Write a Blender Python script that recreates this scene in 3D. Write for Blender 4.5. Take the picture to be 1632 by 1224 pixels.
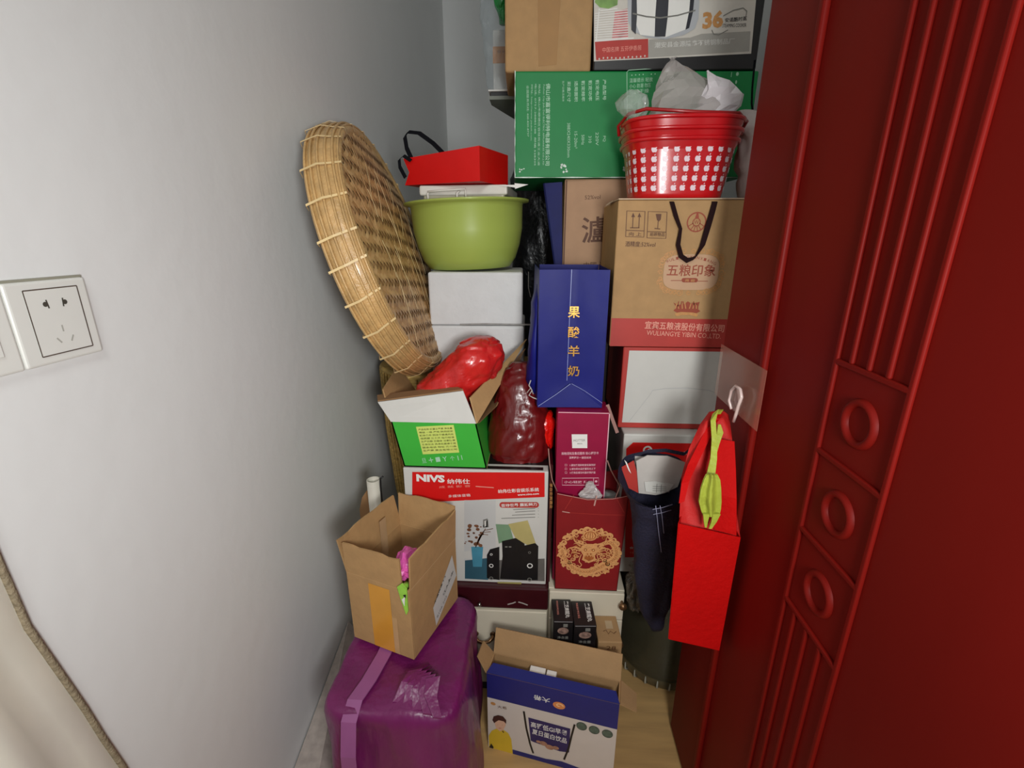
import bpy, bmesh, math, random
from mathutils import Vector as V, Matrix, noise
random.seed(7)
for o in list(bpy.data.objects): bpy.data.objects.remove(o)
SC = bpy.context.scene
COL = SC.collection
PI = math.pi
R = math.radians

# ------------------------------------------------ camera, world, lights, exposure
CAM = V((0, 0, 1.15)); FPX = 740.0; PITCH = R(17.5); YAW = R(3.3)
cd = bpy.data.cameras.new('camera'); co = bpy.data.objects.new('camera', cd); COL.objects.link(co)
cd.sensor_width = 36; cd.lens = 36*FPX/1632; cd.clip_start = 0.01
co.location = CAM; co.rotation_euler = (PI/2-PITCH, 0, YAW); SC.camera = co
w = bpy.data.worlds.new('room_ambient'); SC.world = w; w.use_nodes = True
w.node_tree.nodes['Background'].inputs[0].default_value = (0.80, 0.90, 1, 1)
w.node_tree.nodes['Background'].inputs[1].default_value = 0.20
def area(name, loc, target, size, power, col=(1, 1, 1)):
    l = bpy.data.lights.new(name, 'AREA'); l.shape = 'DISK'; l.size = size; l.energy = power; l.color = col
    o = bpy.data.objects.new(name, l); COL.objects.link(o); o.location = loc
    o.rotation_euler = (V(target)-V(loc)).to_track_quat('-Z', 'Y').to_euler()
    return o
area('hand_torch_light', (0.20, -0.24, 1.12), (-0.22, 0.90, 1.02), 0.22, 6.7, (0.985, 1, 0.99)).data.spread = R(150)
area('hall_lamp_light', (0.25, -0.9, 2.35), (-0.5, 1.3, 1.5), 0.5, 10, (0.98, 1, 0.97))
SC.view_settings.view_transform = 'Standard'; SC.view_settings.look = 'None'
SC.view_settings.gamma = 1; SC.view_settings.exposure = 0.0

# ------------------------------------------------ pixel measurement helpers (1632 x 1224)
FW = V((-math.sin(YAW)*math.cos(PITCH), math.cos(YAW)*math.cos(PITCH), -math.sin(PITCH)))
RT = V((math.cos(YAW), math.sin(YAW), 0)); UP = RT.cross(FW)
def ray(px, py): return FW + RT*((px-816)/FPX) + UP*((612-py)/FPX)
def P(px, py, Y): d = ray(px, py); return CAM + d*(Y/d.y)
def PX(px, py, X): d = ray(px, py); return CAM + d*(X/d.x)
def PZ(px, py, z): d = ray(px, py); return CAM + d*((z-CAM.z)/d.z)

# ------------------------------------------------ materials
def lin(c):
    r = []
    for x in c:
        x = x/255.0
        r.append(x/12.92 if x <= 0.04045 else ((x+0.055)/1.055)**2.4)
    return r
MC = {}
def M(name, col, rough=0.55, var=0.06, scale=30, bump=0.0, bscale=60, alpha=1, metal=0, coat=0, spec=0.5, stretch=None, sss=0, trans=0):
    if name in MC: return MC[name]
    m = bpy.data.materials.new(name); m.use_nodes = True; nt = m.node_tree; N = nt.nodes; L = nt.links
    b = N['Principled BSDF']; c = lin(col)
    tc = N.new('ShaderNodeTexCoord'); mp = N.new('ShaderNodeMapping'); L.new(tc.outputs['Object'], mp.inputs[0])
    if stretch: mp.inputs['Scale'].default_value = stretch
    nz = N.new('ShaderNodeTexNoise'); nz.inputs['Scale'].default_value = scale; nz.inputs['Detail'].default_value = 4
    L.new(mp.outputs[0], nz.inputs[0])
    cr = N.new('ShaderNodeValToRGB')
    cr.color_ramp.elements[0].position = 0.3; cr.color_ramp.elements[1].position = 0.7
    cr.color_ramp.elements[0].color = [x*(1-var) for x in c]+[1]; cr.color_ramp.elements[1].color = [min(1, x*(1+var)) for x in c]+[1]
    L.new(nz.outputs['Fac'], cr.inputs[0]); L.new(cr.outputs[0], b.inputs['Base Color'])
    b.inputs['Roughness'].default_value = rough; b.inputs['Metallic'].default_value = metal
    b.inputs['Alpha'].default_value = alpha; b.inputs['Coat Weight'].default_value = coat
    b.inputs['Specular IOR Level'].default_value = spec; b.inputs['Coat Roughness'].default_value = 0.12
    b.inputs['Transmission Weight'].default_value = trans
    if bump:
        n2 = N.new('ShaderNodeTexNoise'); n2.inputs['Scale'].default_value = bscale; n2.inputs['Detail'].default_value = 3
        L.new(mp.outputs[0], n2.inputs[0]); bp = N.new('ShaderNodeBump'); bp.inputs['Strength'].default_value = bump; bp.inputs['Distance'].default_value = 0.01
        L.new(n2.outputs['Fac'], bp.inputs['Height']); L.new(bp.outputs[0], b.inputs['Normal'])
    MC[name] = m; return m
WALL = M('white_paint', (230, 231, 230), 0.7, 0.015, 4, 0.08, 25)
CEIL = M('ceiling_paint', (225, 225, 225), 0.8, 0.01)
DOOR = M('red_door_lacquer', (112, 17, 11), 0.5, 0.10, 6, 0.03, 8, spec=.12, stretch=(1, 1, 0.3))
KRAFT = M('kraft_cardboard', (176, 138, 92), 0.75, 0.06, 40, 0.08, 120)
KRAFT2 = M('kraft_cardboard_dull', (170, 134, 92), 0.75, 0.06, 30, 0.08, 120)
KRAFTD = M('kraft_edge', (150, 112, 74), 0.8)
TAPE = M('brown_packing_tape', (160, 116, 58), 0.5, 0.06, 20)
TAPEY = M('orange_packing_tape', (214, 150, 50), 0.25, 0.05, 20, coat=0.3)
WHITE = M('white_card', (206, 204, 198), 0.55, 0.02)
CREAM = M('cream_laminate', (222, 212, 190), 0.45, 0.03, 12)
PAPER = M('white_paper', (235, 233, 228), 0.6, 0.02)
BLACK = M('black_card', (22, 20, 22), 0.4, 0.1)
VOID = M('gap_shade_brown', (40, 24, 24), 0.6, 0.2, 8)  # shade in the gaps behind the pile, put into the colour
INK = M('black_ink', (25, 20, 20), 0.5)
GREYINK = M('grey_ink', (120, 118, 112), 0.6)
BRINK = M('brown_ink', (92, 52, 26), 0.6)
GOLD = M('gold_print', (196, 140, 80), 0.45, 0.12, 200)
GOLDF = M('gold_foil', (226, 170, 80), 0.3, 0.15, 200, metal=0.6)
RED = M('red_card', (214, 12, 10), 0.5, 0.04)
REDF = M('red_coated_paper', (214, 4, 4), 0.5, 0.04, 15, 0.1, 30)
MAROON = M('maroon_card', (136, 20, 26), 0.5, 0.07)
BRICK = M('brick_red_print', (180, 52, 44), 0.55, 0.05)
WINE = M('wine_lacquer', (62, 14, 22), 0.35, 0.1, coat=0.2)
GREEN = M('glossy_green_card', (0, 128, 62), 0.48, 0.05, 12, 0.08, 20, spec=.4)
GREENTXT = M('pale_green_print', (170, 214, 182), 0.5)
LGREEN = M('bright_green_card', (58, 176, 56), 0.5, 0.05, 12)
LYEL = M('lime_yellow_label', (206, 220, 110), 0.5, 0.03)
DOLIVE = M('olive_ink', (80, 86, 30), 0.6)
BLUE = M('royal_blue_paper', (12, 20, 112), 0.5, 0.08, 10, 0.04, 25, spec=.3)
NAVY = M('navy_card', (28, 34, 112), 0.45, 0.06)
DBLUE = M('deep_navy_paper', (20, 28, 92), 0.5, 0.1)
MAGENTA = M('magenta_card', (150, 10, 60), 0.42, 0.05)
PINKTXT = M('pale_pink_print', (238, 190, 200), 0.5)
REDTXT = M('pale_red_print', (232, 150, 135), 0.5)

# ------------------------------------------------ mesh builder
_tc = {}
def textmesh(body, bold=0.0):
    if any(ord(ch) > 0x2e00 for ch in body): bold = min(bold, .012)
    k = (body, bold)
    if k in _tc: return _tc[k]
    cu = bpy.data.curves.new('lettering', 'FONT'); cu.body = body; cu.resolution_u = 2; cu.offset = bold
    ob = bpy.data.objects.new('lettering', cu); COL.objects.link(ob)
    dg = bpy.context.evaluated_depsgraph_get(); me = ob.evaluated_get(dg).to_mesh()
    vs = [(v.co.x, v.co.y) for v in me.vertices]; fs = [tuple(p.vertices) for p in me.polygons]
    ob.evaluated_get(dg).to_mesh_clear(); bpy.data.objects.remove(ob); bpy.data.curves.remove(cu)
    if not vs: vs = [(0, 0), (1, 0), (1, 1)]; fs = []
    xs = [v[0] for v in vs]; ys = [v[1] for v in vs]
    _tc[k] = (vs, fs, min(xs), max(xs), min(ys), max(ys)); return _tc[k]

class F:
    """a flat frame: origin o, u right, v up, n out"""
    def __init__(s, o, u, v, n): s.o, s.u, s.v, s.n = V(o), V(u).normalized(), V(v).normalized(), V(n).normalized()
    def pt(s, a, b, c=0): return s.o + s.u*a + s.v*b + s.n*c
    def uv(s, px, py):
        d = ray(px, py); t = (s.o-CAM).dot(s.n)/d.dot(s.n); q = CAM+d*t-s.o
        return q.dot(s.u), q.dot(s.v)
def face(BL, BR, TL, Y, yaw=0, lean=0, level=False):
    """front face measured from three corners; returns frame, width, height"""
    n = V((0, -1, 0)); n = Matrix.Rotation(R(yaw), 3, 'Z') @ n
    ax = V((0, 0, 1)).cross(n); n = Matrix.Rotation(R(-lean), 3, ax) @ n
    o = P(BL[0], BL[1], Y)
    def hit(p): d = ray(*p); return CAM + d*((o-CAM).dot(n)/d.dot(n))
    br = hit(BR); tl = hit(TL); u = (br-o)
    if level: u.z = 0
    wd = u.length; u = u.normalized(); v = n.cross(u).normalized(); h = (tl-o).dot(v)
    return F(o, u, v, n), wd, h

class MB:
    def __init__(s): s.v = []; s.f = []; s.m = []; s.mats = []; s.sm = []
    def mi(s, m):
        if m not in s.mats: s.mats.append(m)
        return s.mats.index(m)
    def add(s, vs, fs, m, smooth=False):
        k = len(s.v); s.v += [V(x) for x in vs]; i = s.mi(m)
        for f in fs: s.f.append(tuple(a+k for a in f)); s.m.append(i); s.sm.append(smooth)
    def prism(s, pts, t, m, m2=None):
        """planar polygon pts extruded by vector t"""
        n = len(pts); t = V(t); a = [V(p) for p in pts]; b = [p+t for p in a]
        s.add(a, [tuple(range(n))[::-1]], m); s.add(b, [tuple(range(n))], m2 or m)
        s.add(a+b, [(i, (i+1) % n, n+(i+1) % n, n+i) for i in range(n)], m)
    def box(s, fr, a0, a1, b0, b1, c0, c1, m, bev=0.0015, front=None, seg=2):
        bm = bmesh.new(); bmesh.ops.create_cube(bm, size=1)
        for v in bm.verts:
            v.co = V((a0+(a1-a0)*(v.co.x+.5), b0+(b1-b0)*(v.co.y+.5), c0+(c1-c0)*(v.co.z+.5)))
        bev = min(bev, abs(a1-a0)*.4, abs(b1-b0)*.4, abs(c1-c0)*.4)
        if bev > 0: bmesh.ops.bevel(bm, geom=bm.edges[:], offset=bev, segments=seg, affect='EDGES', profile=0.5)
        bm.normal_update(); bm.verts.ensure_lookup_table()
        vs = [fr.pt(*v.co) for v in bm.verts]
        fr_ = [tuple(v.index for v in f.verts) for f in bm.faces if front and f.normal.z > .99]
        ot = [tuple(v.index for v in f.verts) for f in bm.faces if not (front and f.normal.z > .99)]
        s.add(vs, ot, m); 
        if fr_: s.add(vs, fr_, front)
        bm.free()
    def poly(s, fr, pts, m, off=.0004):
        s.add([fr.pt(a, b, off) for a, b in pts], [tuple(range(len(pts)))], m)
    def ppoly(s, fr, px, m, off=.0004): s.poly(fr, [fr.uv(*p) for p in px], m, off)
    def rect(s, fr, a0, b0, a1, b1, m, off=.0004): s.poly(fr, [(a0, b0), (a1, b0), (a1, b1), (a0, b1)], m, off)
    def stroke(s, fr, pts, w, m, off=.0006, closed=False):
        """2d line strip on a frame, w number or function of 0..1"""
        n = len(pts)
        if n < 2: return
        vs = []
        for i in range(n):
            if closed: a, b = pts[i-1], pts[(i+1) % n]
            else: a, b = pts[max(0, i-1)], pts[min(n-1, i+1)]
            dx, dy = b[0]-a[0], b[1]-a[1]; l = math.hypot(dx, dy) or 1e-9
            ww = (w(i/(n-1)) if callable(w) else w)/2
            vs += [fr.pt(pts[i][0]-dy/l*ww, pts[i][1]+dx/l*ww, off), fr.pt(pts[i][0]+dy/l*ww, pts[i][1]-dx/l*ww, off)]
        fs = [(2*i, 2*i+1, 2*i+3, 2*i+2) for i in range(n-1)]
        if closed: fs.append((2*n-2, 2*n-1, 1, 0))
        s.add(vs, fs, m)
    def pstroke(s, fr, px, wpx, m, off=.0006, closed=False):
        pts = [fr.uv(*p) for p in px]
        a, b = fr.uv(px[0][0], px[0][1]), fr.uv(px[0][0]+10, px[0][1])
        k = math.hypot(a[0]-b[0], a[1]-b[1])/10
        s.stroke(fr, pts, wpx*k, m, off, closed)
    def ring(s, fr, c, r, w, m, off=.0006, ry=None, n=28):
        s.stroke(fr, [(c[0]+r*math.cos(2*PI*i/n), c[1]+(ry or r)*math.sin(2*PI*i/n)) for i in range(n)], w, m, off, True)
    def disc(s, fr, c, r, m, off=.0006, ry=None, n=24):
        s.poly(fr, [(c[0]+r*math.cos(2*PI*i/n), c[1]+(ry or r)*math.sin(2*PI*i/n)) for i in range(n)], m, off)
    def text(s, fr, A, B, h, body, m, off=.0007, bold=0.0, rise=None):
        """fit text so its left-bottom is at uv A, right-bottom at uv B, glyph height h"""
        vs, fs, x0, x1, y0, y1 = textmesh(body, bold)
        ax, ay = A; bx, by = B; L = math.hypot(bx-ax, by-ay)
        du, dv = (bx-ax)/L, (by-ay)/L
        out = []
        for x, y in vs:
            a = (x-x0)/(x1-x0)*L; b = (y-y0)/(y1-y0)*h
            out.append(fr.pt(ax+du*a-dv*b, ay+dv*a+du*b, off))
        s.add(out, fs, m)
    def ptext(s, fr, A, B, hpx, body, m, off=.0007, bold=0.0):
        a, b = fr.uv(*A), fr.uv(*B); k = math.hypot(a[0]-b[0], a[1]-b[1])/math.hypot(A[0]-B[0], A[1]-B[1])
        s.text(fr, a, b, hpx*k, body, m, off, bold)
    def tube(s, pts, r, m, n=8, cap=True):
        pts = [V(p) for p in pts]; k = len(pts); vs = []; prev = None
        for i, p in enumerate(pts):
            t = (pts[min(k-1, i+1)]-pts[max(0, i-1)]).normalized()
            if prev is None: a = t.orthogonal().normalized()
            else: a = (prev - t*prev.dot(t)).normalized()
            prev = a; b = t.cross(a); rr = r(i/(k-1)) if callable(r) else r
            vs += [p+(a*math.cos(2*PI*j/n)+b*math.sin(2*PI*j/n))*rr for j in range(n)]
        fs = [(i*n+j, i*n+(j+1) % n, (i+1)*n+(j+1) % n, (i+1)*n+j) for i in range(k-1) for j in range(n)]
        if cap: fs += [tuple(range(n))[::-1], tuple((k-1)*n+j for j in range(n))]
        s.add(vs, fs, m, True)
    def strap(s, pts, wvec, t, m):
        """flat ribbon along pts, width vector (or list), thickness vector"""
        pts = [V(p) for p in pts]; vs = []
        for i, p in enumerate(pts):
            w = V(wvec[i]) if isinstance(wvec, list) else V(wvec)
            vs += [p-w/2, p+w/2, p+w/2+V(t), p-w/2+V(t)]
        fs = []
        for i in range(len(pts)-1):
            for j in range(4): fs.append((4*i+j, 4*i+(j+1) % 4, 4*i+4+(j+1) % 4, 4*i+4+j))
        e = 4*(len(pts)-1); fs += [(3, 2, 1, 0), (e, e+1, e+2, e+3)]
        s.add(vs, fs, m, False)
    def lathe(s, c, prof, m, n=48, axis=None, smooth=True, sx=1, sy=1):
        """prof list of (r, z) about point c; axis matrix optional"""
        vs = []
        for r, z in prof:
            for j in range(n):
                p = V((r*sx*math.cos(2*PI*j/n), r*sy*math.sin(2*PI*j/n), z))
                if axis: p = axis @ p
                vs.append(V(c)+p)
        fs = [(i*n+j, i*n+(j+1) % n, (i+1)*n+(j+1) % n, (i+1)*n+j) for i in range(len(prof)-1) for j in range(n)]
        s.add(vs, fs, m, smooth)
    def build(s, name, parent=None, origin=None, rec=True):
        if parent is not None: org = V(parent['_o'])
        else:
            if origin is None:
                xs = [v.x for v in s.v]; ys = [v.y for v in s.v]; zs = [v.z for v in s.v]
                origin = ((min(xs)+max(xs))/2, (min(ys)+max(ys))/2, min(zs))
            org = V(origin)
        me = bpy.data.meshes.new(name); me.from_pydata([v-org for v in s.v], [], s.f)
        for m in s.mats: me.materials.append(m)
        me.polygons.foreach_set('material_index', s.m); me.polygons.foreach_set('use_smooth', s.sm); me.update()
        o = bpy.data.objects.new(name, me); COL.objects.link(o); o['_o'] = list(org)
        if parent is not None: o.parent = parent
        else: o.location = org
        return o
def tag(o, label, cat, group=None, kind=None):
    o['label'] = label; o['category'] = cat
    if group: o['group'] = group
    if kind: o['kind'] = kind
    return o
def thing(name, loc, label, cat, group=None):
    o = bpy.data.objects.new(name, None); COL.objects.link(o); o.location = loc; o.empty_display_size = .05
    o['_o'] = list(V(loc)); return tag(o, label, cat, group)
def struct(o): o['kind'] = 'structure'; return o
WF = F((0, 0, 0), (1, 0, 0), (0, 1, 0), (0, 0, 1))   # world frame: a=x b=y c=z
def wbox(mb, x0, x1, y0, y1, z0, z1, m, bev=0.0015): mb.box(WF, x0, x1, y0, y1, z0, z1, m, bev)

# loft of rings measured from left / right outline pixels
def loft(mb, rows, m, n=40, amp=0.004, nf=14, power=2.0, cap0=True, cap1=True, seed=0, stretch=(1, 1, .5), smooth=True, sub=4):
    R_ = []
    for (py, l, r, Y, dh) in rows:
        a = P(l, py, Y); b = P(r, py, Y); R_.append((V(((a.x+b.x)/2, Y, (a.z+b.z)/2)), (b.x-a.x)/2, dh))
    rr = []
    for i in range(len(R_)-1):
        for k in range(sub):
            t = k/sub; t2 = t
            rr.append((R_[i][0].lerp(R_[i+1][0], t2), R_[i][1]*(1-t2)+R_[i+1][1]*t2, R_[i][2]*(1-t2)+R_[i+1][2]*t2))
    rr.append(R_[-1]); vs = []
    for c, rx, ry in rr:
        for j in range(n):
            a = 2*PI*j/n; ca, sa = math.cos(a), math.sin(a)
            ex = 2/power
            p = V((math.copysign(abs(ca)**ex, ca)*rx, math.copysign(abs(sa)**ex, sa)*ry, 0)) + c
            q = V((p.x*stretch[0], p.y*stretch[1], p.z*stretch[2]))*nf + V((seed*7.1, 3, 1))
            d = noise.noise(q)*amp - amp*.9*max(0, 1-abs(noise.noise(q*1.7+V((4, 2, 8))))*5) + abs(noise.noise(q*2.3))*amp*.8 + noise.noise(q*5)*amp*.25
            vs.append(p + V((ca, sa, 0))*d + V((0, 0, 1))*noise.noise(q+V((9, 9, 9)))*amp*.5)
    k = len(rr); fs = [(i*n+j, (i+1)*n+j, (i+1)*n+(j+1) % n, i*n+(j+1) % n) for i in range(k-1) for j in range(n)]
    if cap0: fs.append(tuple(range(n)))
    if cap1: fs.append(tuple((k-1)*n+j for j in range(n))[::-1])
    mb.add(vs, fs, m, smooth)
    return rr

XW, XD, YD = -0.524, 0.345, 0.857          # left wall plane, door face plane, door free edge
# ================================================ THE ROOM
b = MB(); wbox(b, -.53, 2.6, -2.6, 2.9, -.05, 0, MC.setdefault('floor', None) or M('oak_laminate', (196, 158, 104), 0.45, 0.16, 5, 0.03, 30, stretch=(1, 9, 1), coat=0.1), 0)
struct(b.build('floor'))
b = MB(); wbox(b, -.6, 2.6, -2.6, 2.9, 2.6, 2.66, CEIL, 0); struct(b.build('ceiling'))
b = MB(); wbox(b, XW-.08, XW, -2.6, 2.93, 0, 2.6, WALL, 0); struct(b.build('wall_left'))
b = MB(); wbox(b, XW-.08, .75, 2.85, 2.93, 0, 2.6, WALL, 0); struct(b.build('wall_back'))
b = MB(); wbox(b, .66, .75, .02, 2.85, 0, 2.6, WALL, 0); struct(b.build('wall_right'))
b = MB(); wbox(b, .75, 2.6, .02, .10, 0, 2.6, WALL, 0); struct(b.build('wall_front'))
b = MB(); wbox(b, 2.6, 2.68, -2.6, .02, 0, 2.6, WALL, 0); struct(b.build('wall_far'))

# ---- the open red door, face towards the nook
DF = F((XD, YD, 0), (0, -1, 0), (0, 0, 1), (-1, 0, 0))      # u runs from the free edge towards the camera
b = MB()
b.box(DF, 0, .80, .008, 2.06, -.040, 0, DOOR, .002)
door = struct(b.build('door_1'))
b = MB()
b.box(DF, 0, .155, .010, 2.058, -.001, .005, DOOR, .003)
b.box(DF, .152, .166, .010, 2.058, -.001, .009, DOOR, .004, seg=3)
b.build('door_stile', door)
b = MB(); u0, u1 = YD-.538, YD-.4246
rows = [.683, .7935, .904, 1.015]
gu = [YD-v for v in (.538, .512, .484, .4555, .4246)]
def bead(a0, a1, b0, b1, h=.0045): b.box(DF, a0, a1, b0, b1, -.0005, h, DOOR, .003, seg=3)
for g in (gu[0], gu[4]): bead(g-.0035, g+.0035, .12, 1.93)
for g in gu[1:4]: bead(g-.003, g+.003, 1.018, 1.93); bead(g-.003, g+.003, .12, .680)
for z in rows: bead(gu[0], gu[4], z-.0035, z+.0035)
for z0, z1 in zip(rows, rows[1:]):
    c = DF.pt((u0+u1)/2, (z0+z1)/2, 0)
    ax = Matrix(((0, 0, -1), (0, -1, 0), (-1, 0, 0))).transposed()
    b.lathe(c, [(.028, -.0005), (.0265, .004), (.023, .0055), (.0195, .004), (.018, -.0005)], DOOR, 36, Matrix.Rotation(-PI/2, 3, 'Y'))
b.build('door_moulding', door)

# ================================================ LEFT WALL: socket, switch, curtain
SF = F((XW, .424, 1.0215), (0, 1, 0), (0, 0, 1), (1, 0, 0))
PL = M('white_switch_plastic', (226, 226, 220), 0.3, 0.01); SLOT = M('socket_slot_dark', (70, 66, 58), 0.6); SEAM = M('seam_shadow_gap', (84, 70, 60), 0.7)
th = thing('wall_socket', SF.pt(.043, 0, 0), 'square white five-hole power socket on the left wall', 'wall socket')
b = MB(); b.box(SF, 0, .086, 0, .086, 0, .0085, PL, .0028, seg=3)
b.box(SF, -.001, .087, .0855, .0885, 0, .005, M('plate_back_rim', (150, 148, 132), .5), .001)
b.build('plate', th)
b = MB(); x0, y0, x1, y1 = .0165, .0095, .0735, .0775
b.box(SF, x0, x1, y0, y1, .006, .0092, PL, .0008)
for (p, q) in (((x0, y0), (x1, y0)), ((x1, y0), (x1, y1)), ((x1, y1), (x0, y1)), ((x0, y1), (x0, y0))):
    b.stroke(SF, [p, q], .0012, SEAM, .00935)
b.build('socket_face', th)
b = MB()
for cx, cy, s in ((.035, .062, -1), (.055, .062, 1)):
    b.disc(SF, (cx-s*-.0005, cy), .0026, SLOT, .0095); b.stroke(SF, [(cx-s*.0022, cy-.0045), (cx-s*.0012, cy+.0045)], .0016, SLOT, .0096)
for cx, cy, a in ((.045, .035, 90), (.038, .023, 125), (.0525, .023, 60)):
    dx, dy = math.cos(R(a))*.0035, math.sin(R(a))*.0035
    b.stroke(SF, [(cx-dx, cy-dy), (cx+dx, cy+dy)], .0017, M('white_shutter_grey', (176, 174, 166), .5), .0096)
b.build('pin_hole', th)
SF2 = F((XW, .424-.0872, 1.0215), (0, 1, 0), (0, 0, 1), (1, 0, 0))
th = thing('wall_switch', SF2.pt(.043, 0, 0), 'white wall plate cut by the left edge of the picture, beside the socket', 'wall switch')
b = MB(); b.box(SF2, 0, .086, 0, .086, 0, .0085, PL, .0028, seg=3); b.box(SF2, -.001, .087, .0855, .0885, 0, .005, MC['plate_back_rim'], .001); b.build('plate', th)
b = MB(); b.box(SF2, .014, .070, .018, .072, .006, .0105, PL, .001); b.stroke(SF2, [(.03, .022), (.062, .022)], .0035, SEAM, .0108); b.build('rocker', th)

# curtain / cover, corded edge on the wall
SATIN = M('cream_satin', (228, 224, 210), 0.3, 0.05, 8, 0.06, 12, coat=0.25)
CORD = M('taupe_cord', (142, 128, 104), 0.7, 0.2, 160, .4, 240)
edge_px = [(-40, 800), (-14, 868), (4, 910), (28, 964), (44, 1000), (70, 1037), (100, 1080), (135, 1130), (165, 1178), (197, 1224), (232, 1284), (270, 1350)]
edge = [PX(x, y, XW+.006) for x, y in edge_px]
edge = [V((XW+.006, edge[0].y-.02, 1.10))]+edge+[V((XW+.006, edge[-1].y, .02))]
th = thing('curtain', (XW+.02, .30, .0), 'cream satin cover with a corded edge hanging in the bottom left corner', 'curtain')
b = MB(); n = 46; vs = []; rows_ = []
full = []
for i in range(len(edge)-1):
    for k in range(5): full.append(edge[i].lerp(edge[i+1], k/5))
full.append(edge[-1])
for i, e in enumerate(full):
    for j in range(n+1):
        s = j/n; y = e.y - s*.62
        fold = .010*math.sin(s*46 + e.z*4.0 + 2.2*noise.noise(V((s*3, e.z*2.2, 1)))) * min(1, s*6)
        puff = .030*(1-math.exp(-s*3.5)) + .012*noise.noise(V((s*6, e.z*4, 4)))*min(1, s*6)
        vs.append(V((XW+.004+max(0, puff)+max(-.5, 1)*fold*.8+.004*(s > 0), y, e.z)))
fs = [(i*(n+1)+j, i*(n+1)+j+1, (i+1)*(n+1)+j+1, (i+1)*(n+1)+j) for i in range(len(full)-1) for j in range(n)]
for k_, v_ in enumerate(vs): v_.x = max(v_.x, XW+.004)
b.add(vs, fs, SATIN, True); b.build('cloth', th)
b = MB(); b.tube(full, .0034, CORD, 8); b.build('corded_edge', th)

# ================================================ FLOOR LEVEL
# folded printed paper between the bundle and the wall
b = MB(); NEWS = M('grey_newsprint', (176, 164, 156), 0.8, 0.14, 60); NINK = M('newsprint_ink', (120, 98, 96), .8, .3, 90)
pa, pb = PX(556, 980, XW+.002), V((XW+.002, .62, .004)); pc, pd = V((-.40, .62, .004)), V((-.40, 1.02, .004))
pa = V((XW+.003, 1.02, .118)); pm = V((XW+.003, .742, .004))
b.prism([pa, V((XW+.003, .58, .003)), V((-.445, .58, .003)), V((-.445, 1.02, .006))], (0, 0, .0015), NEWS)
for k in range(9):
    y = .62+k*.044
    q0 = V((XW+.012, y, 0)); 
    def zz(x, y): # height on the sheet
        t = (x-(XW+.003))/(-.445-(XW+.003)); s = (y-.58)/.44
        return (.003+.115*s)*(1-t)+.003+.0022
    a0, a1, a2, a3 = [(XW+.014, y), (XW+.060, y), (XW+.060, y+.008+.01*(k % 2)), (XW+.014, y+.008+.01*(k % 2))]
    b.add([V((p[0], p[1], zz(*p)+.0015)) for p in (a0, a1, a2, a3)], [(0, 1, 2, 3)], NINK)
tag(b.build('newspaper_sheet'), 'grey printed paper sheet on the floor between the purple bundle and the wall', 'paper')

# purple bundle
PURP = M('purple_plastic_film', (112, 26, 88), 0.36, 0.16, 7, 0.5, 22, coat=0.2, stretch=(1.6, 1.6, .5))
PURPL = M('pale_purple_film', (150, 84, 136), 0.4, 0.08, 10, coat=.1)
th = thing('wrapped_bundle', (-.27, .77, 0), 'purple plastic-wrapped bundle on the floor under the open carton', 'bundle')
b = MB(); bm = bmesh.new(); bmesh.ops.create_cube(bm, size=1)
bmesh.ops.subdivide_edges(bm, edges=bm.edges[:], cuts=22, use_grid_fill=True)
X0, X1, Y0, Y1, H = -.394, -.126, .590, .905, .338
def rbx(p):
    x, y, z = p; r = .05; hx, hy, hz = (X1-X0)/2, (Y1-Y0)/2, H/2
    q = V((x*2*hx, y*2*hy, z*2*hz)); c = V((max(-hx+r, min(hx-r, q.x)), max(-hy+r, min(hy-r, q.y)), max(-hz+.02, min(hz-.028, q.z))))
    d = q-c
    if d.length > 1e-6:
        rr = .028 if abs(d.z) > 1e-6 and abs(d.x)+abs(d.y) < 1e-6 else min(r, d.length)
        c = c + d.normalized()*min(d.length, r if (abs(d.x)+abs(d.y)) > 1e-6 else .028)
    return c
vs = []
for v in bm.verts:
    c = rbx(v.co); w_ = V(((X0+X1)/2+c.x, (Y0+Y1)/2+c.y, H/2+c.z))
    sidef = 1-max(0, (w_.z-H+.05)/.05)
    f = noise.noise(V((w_.x*9, w_.y*9, w_.z*2.2)))*.024 + abs(noise.noise(V((w_.x*24, w_.y*24, w_.z*4))))*.018-.006
    nrm = V((c.x/(X1-X0), c.y/(Y1-Y0), 0)); nrm = nrm.normalized() if nrm.length > 0 else V((0, 0, 0))
    flare = .012*(1-w_.z/H)
    w_ += nrm*(f*max(.15, sidef)+flare-.004)
    if w_.z > H-.025: w_.z += noise.noise(V((w_.x*14, w_.y*14, 2)))*.006-.003 + (.018*math.exp(-((w_.x+.215)**2+(w_.y-.655)**2)/.0016))
    w_.z = max(w_.z, .001); w_.x = max(w_.x, XW+.07); w_.y = min(w_.y, .922)
    vs.append(w_)
bm.verts.index_update(); b.add(vs, [tuple(v.index for v in f.verts) for f in bm.faces], PURP, True); bm.free(); b.build('wrapping', th)
b = MB()
st = [PZ(x, y, .3005) for x, y in ((612, 1040), (597, 1075), (587, 1105))]
st2 = [V((-.318, .50+.0, .25)), ]
b.strap([V((-.300, .78, .3395)), V((-.302, .72, .341)), V((-.312, .66, .341)), V((-.324, .62, .340)), V((-.326, .590, .323)), V((-.326, .572, .262)), V((-.326, .566, .16))], (.028, 0, 0), (0, 0, .0025), PURPL); b.build('tied_strap', th)
b = MB()
for k in range(5):
    a0 = V((-.212+.006*k, .695-.006*k, .343)); pts = [a0, a0+V((-.012+.004*k, -.022, .014+.003*k)), a0+V((-.02+.006*k, -.048, .012)), a0+V((-.034+.014*k, -.075, -.004))]
    b.strap(pts, [(.018, .008, 0), (.026, .004, .004), (.024, 0, -.004), (.016, 0, 0)], (0, 0, .003), PURP)
b.build('knot', th)

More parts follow.
